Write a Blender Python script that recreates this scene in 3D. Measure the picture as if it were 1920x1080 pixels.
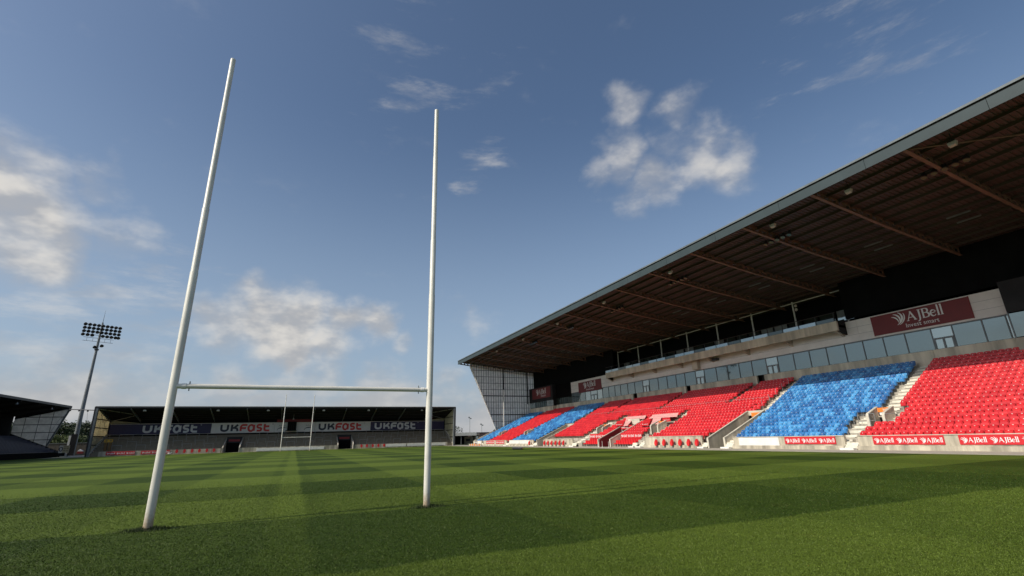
import bpy, bmesh, math, random
from mathutils import Vector, Matrix
random.seed(7)
sc = bpy.context.scene
for o in list(bpy.data.objects): bpy.data.objects.remove(o)
COL = sc.collection
PI = math.pi
# ------------------------------------------------------------------ camera
F_PX, YAW, PITCH, ROLL = 891.3727, 0.4192776, 0.3004619, -0.0261478
CAM = Vector((-0.29426, -12.19469, 1.53676))
fw = Vector((math.sin(YAW)*math.cos(PITCH), math.cos(YAW)*math.cos(PITCH), math.sin(PITCH)))
r0 = Vector((math.cos(YAW), -math.sin(YAW), 0)); u0 = r0.cross(fw)
rt = math.cos(ROLL)*r0 + math.sin(ROLL)*u0; up = -math.sin(ROLL)*r0 + math.cos(ROLL)*u0
cd = bpy.data.cameras.new('camera'); cam = bpy.data.objects.new('camera', cd); COL.objects.link(cam)
cam.matrix_world = Matrix(((rt.x, up.x, -fw.x, CAM.x), (rt.y, up.y, -fw.y, CAM.y), (rt.z, up.z, -fw.z, CAM.z), (0, 0, 0, 1)))
cd.sensor_width = 36; cd.lens = F_PX/1920*36; cd.shift_x = -0.274/1920; cd.shift_y = 4.523/1920
cd.clip_start = 0.1; cd.clip_end = 6000
sc.camera = cam
def pix(X):
    d = Vector(X)-CAM; z = d.dot(fw)
    return 960.27+F_PX*d.dot(rt)/z, 544.52-F_PX*d.dot(up)/z, z
def pdir(px, py):
    d = fw + (px-960.27)/F_PX*rt + (544.52-py)/F_PX*up
    return d.normalized()
# ------------------------------------------------------------------ light
SUN_EL, SUN_AZ = math.radians(37.8), math.radians(7.2)     # light travels towards +x, a little +y
sd = bpy.data.lights.new('sun', 'SUN'); sun = bpy.data.objects.new('sun', sd); COL.objects.link(sun)
ldir = Vector((math.cos(SUN_AZ)*math.cos(SUN_EL), math.sin(SUN_AZ)*math.cos(SUN_EL), -math.sin(SUN_EL)))
sun.rotation_euler = ldir.to_track_quat('-Z', 'Y').to_euler()
sd.energy = 3.9; sd.angle = math.radians(0.40); sd.color = (1, 0.93, 0.82)
sc.view_settings.view_transform = 'Standard'; sc.view_settings.look = 'None'
sc.view_settings.exposure = 0.0; sc.view_settings.gamma = 1.0; sc.view_settings.use_curve_mapping = False
w = bpy.data.worlds.new('World'); sc.world = w; w.use_nodes = True
nt = w.node_tree; nt.nodes.clear()
class NB:
    def __init__(s, t): s.t = t
    def n(s, typ, **k):
        x = s.t.nodes.new(typ)
        for a, b in k.items(): setattr(x, a, b)
        return x
    def l(s, a, b): s.t.links.new(a, b)
    def set(s, sock, v):
        if hasattr(v, 'is_linked'): s.l(v, sock)
        else: sock.default_value = v
    def m(s, op, a, b=None, c=None, clamp=False):
        x = s.n('ShaderNodeMath', operation=op); x.use_clamp = clamp
        for i, v in enumerate((a, b, c)):
            if v is not None: s.set(x.inputs[i], v)
        return x.outputs[0]
    def mr(s, v, a, b, c=0., d=1., smooth=True):
        x = s.n('ShaderNodeMapRange'); x.interpolation_type = 'SMOOTHSTEP' if smooth else 'LINEAR'; x.clamp = True
        for i, q in enumerate((v, a, b, c, d)): s.set(x.inputs[i], q)
        return x.outputs[0]
    def mix(s, f, a, b, blend='MIX'):
        x = s.n('ShaderNodeMix', data_type='RGBA', blend_type=blend)
        s.set(x.inputs[0], f); s.set(x.inputs[6], a); s.set(x.inputs[7], b)
        return x.outputs[2]
    def noise(s, vec, scale, detail=4, rough=0.55, dim='3D'):
        x = s.n('ShaderNodeTexNoise', noise_dimensions=dim)
        if vec is not None: s.l(vec, x.inputs['Vector'])
        x.inputs['Scale'].default_value = scale; x.inputs['Detail'].default_value = detail; x.inputs['Roughness'].default_value = rough
        return x.outputs[0]
B = NB(nt)
out = B.n('ShaderNodeOutputWorld'); bg = B.n('ShaderNodeBackground'); B.l(bg.outputs[0], out.inputs[0])
sky = B.n('ShaderNodeTexSky', sky_type='NISHITA'); sky.sun_disc = False
sky.sun_elevation = SUN_EL
sky.sun_rotation = math.atan2(-ldir.x, -ldir.y)      # azimuth of the sun, clockwise from +y
sky.air_density = 1.0; sky.dust_density = 3.0; sky.ozone_density = 2.2; sky.altitude = 40
bg.inputs['Strength'].default_value = 0.107
tc = B.n('ShaderNodeTexCoord'); D = tc.outputs['Generated']
def nvec(vec, scale, detail, amt, base):
    x = B.n('ShaderNodeTexNoise'); B.l(vec, x.inputs['Vector']); x.inputs['Scale'].default_value = scale; x.inputs['Detail'].default_value = detail; x.inputs['Roughness'].default_value = .6
    a = B.n('ShaderNodeVectorMath', operation='SUBTRACT'); B.l(x.outputs['Color'], a.inputs[0]); a.inputs[1].default_value = (.5, .5, .5)
    c = B.n('ShaderNodeVectorMath', operation='MULTIPLY_ADD'); B.l(a.outputs[0], c.inputs[0]); c.inputs[1].default_value = (amt, amt, amt); B.l(base, c.inputs[2]); return c.outputs[0]
DW = B.n('ShaderNodeVectorMath', operation='NORMALIZE'); B.l(nvec(D, 13., 5, .075, nvec(D, 5., 3, .10, D)), DW.inputs[0]); DW = DW.outputs[0]
sep = B.n('ShaderNodeSeparateXYZ'); B.l(D, sep.inputs[0]); DZ = sep.outputs[2]
def warp(scale_z):
    mp = B.n('ShaderNodeMapping'); B.l(D, mp.inputs[0]); mp.inputs['Scale'].default_value = (1, 1, scale_z); return mp.outputs[0]
V2 = warp(1.8)
n_big = B.noise(V2, 5.5, 8, 0.58); n_fine = B.noise(V2, 17, 7, 0.62); n_cloud = B.noise(V2, 9.0, 10, 0.555)
off = B.n('ShaderNodeVectorMath', operation='ADD'); B.l(V2, off.inputs[0]); off.inputs[1].default_value = (-.030, -.004, .030)
n_lit = B.noise(off.outputs[0], 9.0, 4, 0.55); n_lo = B.noise(V2, 9.0, 4, 0.55)
def blob(px, py, rad, soft=0.5):
    c = pdir(px, py); ra = rad/F_PX*(0.86)
    dp = B.n('ShaderNodeVectorMath', operation='DOT_PRODUCT'); B.l(DW, dp.inputs[0]); dp.inputs[1].default_value = c
    ang = B.m('ARCCOSINE', B.m('MINIMUM', dp.outputs['Value'], 0.999999))
    return B.mr(ang, ra*1.55, ra*0.15)
def cluster(lst):
    r = None
    for q in lst:
        b = blob(*q[:3])
        if len(q) > 3: b = B.m('MULTIPLY', b, q[3])
        r = b if r is None else B.m('MAXIMUM', r, b)
    return r
cum = cluster([(1172, 190, 54, .62), (1285, 205, 50, .58), (1165, 312, 64, .66), (1245, 345, 66, .8), (1335, 305, 78, .82), (1205, 375, 58, .66), (1390, 280, 44, .6), (1170, 255, 40, .4), (1270, 285, 62, .55), (1120, 330, 40, .5), (1310, 255, 50, .5),
               (430, 608, 70, 1.0), (490, 592, 80, 1.15), (545, 615, 90, 1.35), (560, 655, 64, 1.2), (625, 640, 66, 1.1), (650, 600, 56, 1.), (712, 600, 48, .95), (640, 660, 34, .7), (470, 560, 46, .55),
               (690, 595, 50, .8), (395, 600, 50, .7), (560, 560, 60, .6), (115, 700, 60, .6), (30, 735, 60, .7), (35, 415, 85, 1.0), (62, 480, 72, .95), (-40, 380, 120, 1.), (205, 452, 62, .6), (258, 458, 44, .5), (178, 352, 46, .62), (208, 332, 30, .5),
               (758, 634, 30, .62), (885, 612, 50, .6), (728, 711, 50, .85), (430, 738, 70, .75), (250, 742, 70, .7), (560, 745, 80, .75), (840, 740, 60, .7), (822, 716, 26, .66), (615, 722, 46, .6)])
wisp = cluster([(770, 120, 130, .8), (900, 290, 75, .8), (880, 355, 40, .8), (730, 200, 90, .6), (880, 180, 110, .55), (1640, 40, 150, .7), (1500, 150, 90, .6), (150, 640, 260, 1.), (240, 560, 180, .9), (60, 700, 260, 1.), (60, 560, 200, .9), (330, 690, 160, .8)])
dens1 = B.mr(B.m('ADD', cum, B.m('MULTIPLY', B.m('SUBTRACT', n_cloud, 0.5), 1.40)), 0.14, 1.34)
n_streak = B.noise(warp(4.2), 7.5, 9, 0.66)
dens2 = B.m('MULTIPLY', B.mr(B.m('ADD', B.m('MULTIPLY', wisp, 0.62), B.m('MULTIPLY', B.m('SUBTRACT', n_streak, 0.5), 1.9)), 0.34, 1.15), 0.58)
# bank of cloud towards the horizon, all the way round
band = B.mr(DZ, 0.24, 0.02)
dens3 = B.m('MULTIPLY', B.mr(B.m('ADD', B.m('MULTIPLY', band, 1.12), B.m('MULTIPLY', B.m('SUBTRACT', n_big, 0.5), 2.2)), 0.40, 1.20), 0.86)
dens = B.m('MAXIMUM', B.m('MAXIMUM', dens1, dens2), dens3, clamp=True)
tone = B.mr(B.m('ADD', B.m('MULTIPLY', B.m('SUBTRACT', n_lo, n_lit), 1.9), B.m('ADD', B.m('MULTIPLY', n_big, .5), B.m('MULTIPLY', n_fine, 0.35))), 0.18, 0.72)  # sunward cloud edges lighter, self-shadow put into the cloud colour
ccol = B.mix(tone, (4.0, 4.05, 4.2, 1), (6.9, 6.6, 6.15, 1))
low = B.mr(DZ, 0.22, 0.0)
ccol = B.mix(B.m('MULTIPLY', low, 0.75), ccol, (4.5, 4.45, 4.5, 1))
# the thin summer haze that whitens the blue towards the horizon
skyc = B.mix(B.mr(DZ, 0.62, -0.05, 0.0, 0.62), B.mix(1.0, sky.outputs[0], (.95, 1.025, 1.07, 1), 'MULTIPLY'), (3.95, 4.95, 6.2, 1))
B.l(B.mix(B.m('MULTIPLY', dens, 0.93), skyc, ccol), bg.inputs['Color'])
# ------------------------------------------------------------------ materials
MATS = {}
def mat(name, col, rough=0.6, metal=0.0, var=0.0, vscale=3.0, bump=0.0, bscale=40.0, spec=0.5, streak=False, tint=None):
    m = bpy.data.materials.new(name); m.use_nodes = True; t = m.node_tree; b = NB(t)
    p = t.nodes['Principled BSDF']; p.inputs['Roughness'].default_value = rough; p.inputs['Metallic'].default_value = metal
    p.inputs['Specular IOR Level'].default_value = spec
    c = (*col, 1); co = b.n('ShaderNodeTexCoord').outputs['Object']
    if var:
        v = co
        if streak:
            mp = b.n('ShaderNodeMapping'); b.l(co, mp.inputs[0]); mp.inputs['Scale'].default_value = (1, 1, 0.15); v = mp.outputs[0]
        f = b.mr(b.noise(v, vscale, 6, 0.62), 0.3, 0.72)
        lo = tint if tint else [x*(1-var) for x in col]
        hi = [min(1, x*(1+var*0.5)) for x in col]
        b.l(b.mix(f, (*lo, 1), (*hi, 1)), p.inputs['Base Color'])
    else: p.inputs['Base Color'].default_value = c
    if bump:
        bn = b.n('ShaderNodeBump'); bn.inputs['Strength'].default_value = bump; bn.inputs['Distance'].default_value = 0.02
        b.l(b.noise(co, bscale, 4, 0.6), bn.inputs['Height']); b.l(bn.outputs[0], p.inputs['Normal'])
    MATS[name] = m; return m
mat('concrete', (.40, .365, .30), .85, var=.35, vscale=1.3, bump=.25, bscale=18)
mat('concrete_light', (.56, .52, .43), .85, var=.28, vscale=1.1, bump=.2, bscale=22)
mat('concrete_wall', (.49, .44, .34), .85, var=.48, vscale=1.3, bump=.2, bscale=20, streak=True)
mat('concrete_band', (.62, .55, .44), .85, var=.38, vscale=.8, bump=.2, bscale=16, streak=True)
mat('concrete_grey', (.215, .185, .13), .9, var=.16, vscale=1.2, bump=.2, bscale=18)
mat('step_white', (.72, .68, .57), .8, var=.22, vscale=4)
mat('white_paint', (.80, .78, .72), .38, var=.10, vscale=2.0)
mm_ = mat('post_paint', (.70, .675, .595), .42, var=.12, vscale=1.6)
b_ = NB(mm_.node_tree); p_ = mm_.node_tree.nodes['Principled BSDF']; co_ = b_.n('ShaderNodeTexCoord').outputs['Object']; sx_ = b_.n('ShaderNodeSeparateXYZ'); b_.l(co_, sx_.inputs[0])
st_ = b_.m('MULTIPLY', b_.mr(b_.m('ADD', sx_.outputs[2], b_.m('MULTIPLY', b_.noise(co_, 14, 5, .7), -.5)), .22, -.25), .85)
sc_ = b_.mr(b_.noise(co_, 7, 6, .75), .66, .78, 0., .35)
ol_ = p_.inputs['Base Color'].links[0].from_socket
b_.l(b_.mix(st_, b_.mix(sc_, ol_, (.42, .40, .35, 1)), (.30, .20, .10, 1)), p_.inputs['Base Color'])
mat('white_board', (.80, .79, .75), .5, var=.06, vscale=1.0)
mat('panel_grey', (.78, .73, .68), .5, var=.10, vscale=.6)
mat('steel_grey', (.17, .185, .19), .45, var=.2, vscale=1.0)
mat('fascia', (.040, .058, .063), .55, var=.12, vscale=.5, spec=.3)
mat('roof_rim', (.13, .15, .16), .6, var=.25, vscale=.8)
mat('roof_lip', (.52, .56, .58), .4, metal=.4, var=.15, vscale=.7)
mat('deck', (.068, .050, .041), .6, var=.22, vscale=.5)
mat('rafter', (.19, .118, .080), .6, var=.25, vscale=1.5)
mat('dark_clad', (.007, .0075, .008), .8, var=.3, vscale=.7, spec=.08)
mat('charcoal', (.030, .030, .031), .7, var=.25, vscale=.6, spec=.15)
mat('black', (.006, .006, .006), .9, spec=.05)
mat('galv', (.36, .37, .37), .42, metal=.55, var=.2, vscale=5)
mat('red_board', (.60, .022, .030), .45, var=.10, vscale=1)
mat('red_sign', (.165, .012, .012), .5, var=.12, vscale=.8)
mat('red_dark', (.20, .012, .016), .6)
mat('pink_sheet', (.74, .36, .34), .8, var=.15, vscale=2)
mat('white_print', (.80, .80, .79), .5)
mat('roof_black', (.010, .010, .010), .8, spec=.05)
mat('navy', (.026, .022, .085), .5, var=.15, vscale=.3)
mat('print_navy', (.03, .035, .06), .5)
mat('print_red', (.62, .04, .035), .5)
mat('sign_white', (.74, .73, .71), .5, var=.08, vscale=.6)
mat('sign_grey_print', (.66, .67, .70), .5)
mat('orange', (.80, .22, .03), .5)
mat('yellow', (.75, .42, .02), .5)
mat('brown', (.16, .09, .03), .7)
mat('fence_wood', (.085, .07, .055), .85, var=.4, vscale=2, streak=True)
mat('brick', (.20, .115, .10), .85, var=.3, vscale=2)
mat('lamp_black', (.03, .03, .032), .5)
mat('lamp_glass', (.35, .37, .38), .15, spec=.9)
mat('lamp_white', (.52, .49, .43), .5, var=.2, vscale=6)
mat('green_lens', (.05, .12, .07), .2)
mat('bark', (.07, .05, .035), .9, var=.4, vscale=6)
mat('mud', (.16, .12, .075), .9, var=.4, vscale=8)
mat('path', (.40, .36, .29), .9, var=.2, vscale=1.6, bump=.2, bscale=15)
mat('dirt_ground', (.13, .14, .07), .95, var=.4, vscale=.15)
mat('grass_tuft', (.030, .052, .006), .8, var=.4, vscale=9)
for nm, c in (('leaf_dark', (.030, .050, .014)), ('leaf_mid', (.050, .075, .020)), ('leaf_light', (.080, .105, .026))):
    mat(nm, c, .7, var=.45, vscale=1.2)
REDS = [mat('seat_red_%d' % i, c, .36, var=.08, vscale=2) for i, c in enumerate([(.63, .019, .026), (.56, .015, .022), (.68, .026, .031)])]
BLUES = [mat('seat_blue_%d' % i, c, .36, var=.10, vscale=2) for i, c in enumerate([(.045, .22, .52), (.028, .125, .34), (.082, .32, .63), (.036, .175, .43)])]
mat('seat_blue_shade', (.008, .017, .055), .5, var=.2, vscale=1)  # darker copy of the seat blue, left stand's shade put into the colour
def translucent(name, c, k):
    m = bpy.data.materials.new(name); m.use_nodes = True; t = m.node_tree; b = NB(t); t.nodes.remove(t.nodes['Principled BSDF'])
    o = t.nodes['Material Output']; d = b.n('ShaderNodeBsdfDiffuse'); r = b.n('ShaderNodeBsdfTranslucent'); x = b.n('ShaderNodeMixShader')
    co = b.n('ShaderNodeTexCoord').outputs['Object']
    col = b.mix(b.mr(b.noise(co, 1.5, 5), .3, .7), (*[q*.8 for q in c], 1), (*c, 1))
    b.l(col, d.inputs[0]); b.l(col, r.inputs[0]); x.inputs[0].default_value = k
    b.l(d.outputs[0], x.inputs[1]); b.l(r.outputs[0], x.inputs[2]); b.l(x.outputs[0], o.inputs[0]); MATS[name] = m
translucent('gable_sheet', (.93, .91, .88), .5)
translucent('gable_cream', (.74, .68, .50), .5)
def glass(name, tint, refl, rough=0.03):
    m = bpy.data.materials.new(name); m.use_nodes = True; t = m.node_tree; b = NB(t); t.nodes.remove(t.nodes['Principled BSDF'])
    o = t.nodes['Material Output']; d = b.n('ShaderNodeBsdfDiffuse'); g = b.n('ShaderNodeBsdfGlossy'); x = b.n('ShaderNodeMixShader')
    d.inputs[0].default_value = (*tint, 1); g.inputs['Roughness'].default_value = rough; g.inputs[0].default_value = (.80, .93, .93, 1)
    co = b.n('ShaderNodeTexCoord').outputs['Object']; bn = b.n('ShaderNodeBump'); bn.inputs['Strength'].default_value = .04
    b.l(b.noise(co, .7, 2), bn.inputs['Height']); b.l(bn.outputs[0], g.inputs['Normal'])
    lw = b.n('ShaderNodeLayerWeight'); lw.inputs[0].default_value = .25
    b.l(b.mr(lw.outputs['Fresnel'], 0, 1, refl, .95, False), x.inputs[0])
    b.l(d.outputs[0], x.inputs[1]); b.l(g.outputs[0], x.inputs[2]); b.l(x.outputs[0], o.inputs[0]); MATS[name] = m
glass('glass', (.026, .046, .046), .215)
glass('glass_pale', (.30, .34, .33), .30)
glass('glass_dark', (.03, .04, .032), .07)
glass('glass_rail', (.06, .07, .09), .30)
# grass: mown bands across and along the pitch
def grass_mat(name, blade=False):
    m = bpy.data.materials.new(name); m.use_nodes = True; t = m.node_tree; b = NB(t); p = t.nodes['Principled BSDF']
    co = b.n('ShaderNodeTexCoord').outputs['Object']; s = b.n('ShaderNodeSeparateXYZ')
    wv = b.noise(co, .35, 2); fine_w = b.noise(co, 7, 2)
    b.l(co, s.inputs[0])
    jit = b.m('MULTIPLY', b.m('SUBTRACT', fine_w, .5), .16)
    X = b.m('ADD', s.outputs[0], b.m('ADD', b.m('MULTIPLY', b.m('SUBTRACT', wv, .5), .32), jit))
    Y = b.m('ADD', s.outputs[1], b.m('ADD', b.m('MULTIPLY', b.m('SUBTRACT', wv, .5), .4), jit))
    def bands(c, per, off, soft):
        q = b.m('PINGPONG', b.m('ADD', c, off+1000*per), per)
        return b.mr(q, per*.5-soft, per*.5+soft)
    ty = bands(Y, 5.25, 2.625, .10)                       # light for y in (0, 5.25)
    tx = bands(X, 4.13, 2.065-0.1+4.13, .14)              # dark for x in (0, 4.1)
    centre = b.m('MULTIPLY', b.mr(b.m('ABSOLUTE', b.m('ADD', s.outputs[0], .27)), .42, .24), .26)
    track = b.m('MULTIPLY', b.mr(b.m('ABSOLUTE', b.m('SUBTRACT', b.m('ABSOLUTE', b.m('ADD', s.outputs[0], .27)), .66)), .36, .12), -.20)
    near = b.mr(s.outputs[1], -4., 9., .22, 1.)
    k = b.m('ADD', b.m('MULTIPLY', ty, .60), b.m('ADD', b.m('MULTIPLY', b.m('MULTIPLY', tx, .42), b.m('ADD', b.m('MULTIPLY', near, .8), .2)), b.m('MULTIPLY', b.m('ADD', centre, track), near)))
    big = b.noise(co, .5, 5, .6); mid = b.noise(co, 2.6, 5, .65)
    k = b.m('ADD', k, b.m('ADD', b.m('MULTIPLY', b.m('SUBTRACT', big, .5), .42), b.m('MULTIPLY', b.m('SUBTRACT', mid, .5), .34)))
    k = b.m('MAXIMUM', b.m('MINIMUM', k, 1.), 0.)
    base = b.mix(k, (.029, .053, .0028, 1), (.095, .135, .0150, 1))
    # tired, yellower patches
    pt = b.mr(b.noise(co, .9, 6, .7), .56, .74, 0., .35)
    base = b.mix(pt, base, b.mix(k, (.052, .062, .006, 1), (.122, .132, .022, 1)))
    if blade:
        at = b.n('ShaderNodeAttribute'); at.attribute_name = 'tint'
        base = b.mix(1., base, b.mr(at.outputs['Fac'], 0, 1, .72, 1.42, False), 'MULTIPLY')
        base = b.mix(b.mr(at.outputs['Fac'], .94, 1., 0., .5), base, (.20, .21, .07, 1))
        p.inputs['Roughness'].default_value = .6; p.inputs['Specular IOR Level'].default_value = .25
    else:
        f1 = b.noise(co, 34, 5, .75); f2 = b.noise(co, 110, 3, .7); f3 = b.noise(co, 6, 5, .65)
        grain = b.m('ADD', b.m('MULTIPLY', f1, .50), b.m('ADD', b.m('MULTIPLY', f2, .34), b.m('MULTIPLY', f3, .24)))
        base = b.mix(1., base, b.mr(grain, .36, .72, .22, 1.80, False), 'MULTIPLY')
        base = b.mix(b.mr(f2, .70, .80, 0., .3), base, (.18, .20, .06, 1))
        p.inputs['Roughness'].default_value = .85; p.inputs['Specular IOR Level'].default_value = .12
        bn = b.n('ShaderNodeBump'); bn.inputs['Strength'].default_value = .8; bn.inputs['Distance'].default_value = .03
        b.l(grain, bn.inputs['Height']); b.l(bn.outputs[0], p.inputs['Normal'])
    b.l(base, p.inputs['Base Color']); MATS[name] = m
grass_mat('grass'); grass_mat('grass_blade', True)
# ------------------------------------------------------------------ mesh helpers
class MB:
    def __init__(s): s.v = []; s.f = []; s.mi = []
    def face(s, pts, mi=0):
        k = len(s.v); s.v += [tuple(p) for p in pts]; s.f.append(tuple(range(k, k+len(pts)))); s.mi.append(mi); return s
    def mesh8(s, p, mi=0):
        k = len(s.v); s.v += [tuple(q) for q in p]
        for q in ((0, 3, 2, 1), (4, 5, 6, 7), (0, 1, 5, 4), (1, 2, 6, 5), (2, 3, 7, 6), (3, 0, 4, 7)):
            s.f.append(tuple(k+i for i in q)); s.mi.append(mi)
        return s
    def box(s, x0, x1, y0, y1, z0, z1, mi=0):
        x0, x1 = sorted((x0, x1)); y0, y1 = sorted((y0, y1)); z0, z1 = sorted((z0, z1))
        return s.mesh8([(x0, y0, z0), (x1, y0, z0), (x1, y1, z0), (x0, y1, z0), (x0, y0, z1), (x1, y0, z1), (x1, y1, z1), (x0, y1, z1)], mi)
    def bar(s, a, b, w, h=None, mi=0, upv=(0, 0, 1)):
        a, b = Vector(a), Vector(b); h = h or w; d = (b-a).normalized(); u = Vector(upv)
        if abs(d.dot(u)) > .98: u = Vector((1, 0, 0))
        r = d.cross(u).normalized(); u = r.cross(d).normalized()
        c = lambda p: [p-r*w/2-u*h/2, p+r*w/2-u*h/2, p+r*w/2+u*h/2, p-r*w/2+u*h/2]
        A, Bb = c(a), c(b)
        return s.mesh8([A[0], A[1], A[2], A[3], Bb[0], Bb[1], Bb[2], Bb[3]], mi)
    def prism(s, poly, axis, a, b, mi=0):
        n = len(poly); k = len(s.v)
        for t in (a, b):
            for (p, q) in poly: s.v.append({'x': (t, p, q), 'y': (p, t, q), 'z': (p, q, t)}[axis])
        s.f.append(tuple(range(k, k+n))); s.mi.append(mi); s.f.append(tuple(range(k+2*n-1, k+n-1, -1))); s.mi.append(mi)
        for i in range(n): s.f.append((k+i, k+(i+1) % n, k+n+(i+1) % n, k+n+i)); s.mi.append(mi)
        return s
    def tube(s, pts, radii, n=10, cap=True, mi=0):
        pts = [Vector(p) for p in pts]; k = len(s.v)
        if not isinstance(radii, (list, tuple)): radii = [radii]*len(pts)
        for i, p in enumerate(pts):
            d = (pts[min(i+1, len(pts)-1)]-pts[max(i-1, 0)])
            d = d.normalized() if d.length > 1e-9 else Vector((0, 0, 1))
            u = Vector((0, 0, 1)) if abs(d.z) < .9 else Vector((1, 0, 0)); r = d.cross(u).normalized(); u = r.cross(d)
            for j in range(n):
                a = 2*PI*j/n; s.v.append(tuple(p+(r*math.cos(a)+u*math.sin(a))*radii[i]))
        for i in range(len(pts)-1):
            for j in range(n): s.f.append((k+i*n+j, k+i*n+(j+1) % n, k+(i+1)*n+(j+1) % n, k+(i+1)*n+j)); s.mi.append(mi)
        if cap:
            s.f.append(tuple(k+j for j in range(n))[::-1]); s.mi.append(mi); q = k+(len(pts)-1)*n; s.f.append(tuple(q+j for j in range(n))); s.mi.append(mi)
        return s
    def mesh(s, name, mats, off=(0, 0, 0), smooth=False, fix=True):
        me = bpy.data.meshes.new(name); o = Vector(off)
        me.from_pydata([(a-o.x, b-o.y, c-o.z) for a, b, c in s.v], [], s.f)
        for m in (mats if isinstance(mats, (list, tuple)) else [mats]): me.materials.append(MATS[m] if isinstance(m, str) else m)
        if any(s.mi): me.polygons.foreach_set('material_index', s.mi)
        if fix:
            bm = bmesh.new(); bm.from_mesh(me); bmesh.ops.recalc_face_normals(bm, faces=bm.faces); bm.to_mesh(me); bm.free()
        if smooth:
            me.polygons.foreach_set('use_smooth', [True]*len(me.polygons))
            try: me.set_sharp_from_angle(angle=math.radians(40))
            except Exception: pass
        me.update(); return me
ONES = ['', 'first', 'second', 'third', 'fourth', 'fifth', 'sixth', 'seventh', 'eighth', 'ninth', 'tenth', 'eleventh', 'twelfth', 'thirteenth', 'fourteenth', 'fifteenth', 'sixteenth', 'seventeenth', 'eighteenth', 'nineteenth', 'twentieth']
def ordinal(n): return ONES[n] if n <= 20 else ({2: 'twenty', 3: 'thirty', 4: 'forty'}[n//10]+'-'+ONES[n % 10] if n % 10 else {3: 'thirtieth', 4: 'fortieth'}[n//10])
def wloc(o):
    v = Vector((0, 0, 0))
    while o: v = v+o.location; o = o.parent
    return v
def tag(o, label=None, cat=None, group=None, kind=None):
    if label: o['label'] = label
    if cat: o['category'] = cat
    if group: o['group'] = group
    if kind: o['kind'] = kind
    return o
def put(name, mb, m, parent=None, label=None, cat=None, group=None, kind=None, smooth=False, fix=True, loc=None):
    off = wloc(parent) if parent else Vector(loc or (0, 0, 0))
    o = bpy.data.objects.new(name, mb.mesh(name, m, off, smooth, fix)); COL.objects.link(o)
    if parent: o.parent = parent
    elif loc: o.location = loc
    return tag(o, label, cat, group, kind)
def thing(name, loc, label, cat, group=None, rz=0):
    o = bpy.data.objects.new(name, None); COL.objects.link(o); o.location = loc; o.rotation_euler.z = rz; o.empty_display_size = .3
    return tag(o, label, cat, group)
def copy_tree(o, parent=None):
    c = o.copy(); COL.objects.link(c)
    if parent: c.parent = parent
    for ch in list(o.children): copy_tree(ch, c)
    return c
# ---- lettering: strokes laid on a plane given by origin, right and up vectors
def arc(cx, cy, rx, ry, a0, a1, n=10):
    return [(cx+rx*math.cos(math.radians(a0+(a1-a0)*i/n)), cy+ry*math.sin(math.radians(a0+(a1-a0)*i/n))) for i in range(n+1)]
class Ink:
    def __init__(s, org, right, upv, depth=.012):
        s.o, s.r, s.u = Vector(org), Vector(right), Vector(upv); s.n = s.r.cross(s.u).normalized(); s.mb = MB(); s.k = 0; s.depth = depth
    def P(s, p, d): return s.o+s.r*p[0]+s.u*p[1]+s.n*d
    def stroke(s, pts, w, mi=0):
        if not isinstance(w, (list, tuple)): w = [w]*len(pts)
        d = s.depth+.0009*(s.k % 9); s.k += 1
        L, R = [], []
        for i, p in enumerate(pts):
            a, b = pts[max(i-1, 0)], pts[min(i+1, len(pts)-1)]; dx, dy = b[0]-a[0], b[1]-a[1]; l = math.hypot(dx, dy) or 1
            nx, ny = -dy/l*w[i]/2, dx/l*w[i]/2
            L.append((p[0]+nx, p[1]+ny)); R.append((p[0]-nx, p[1]-ny))
        for i in range(len(pts)-1):
            s.mb.face([s.P(L[i], d), s.P(R[i], d), s.P(R[i+1], d), s.P(L[i+1], d)], mi)
    def build(s, name, m, parent, label=None): return put(name, s.mb, m, parent, label, fix=False)
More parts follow.
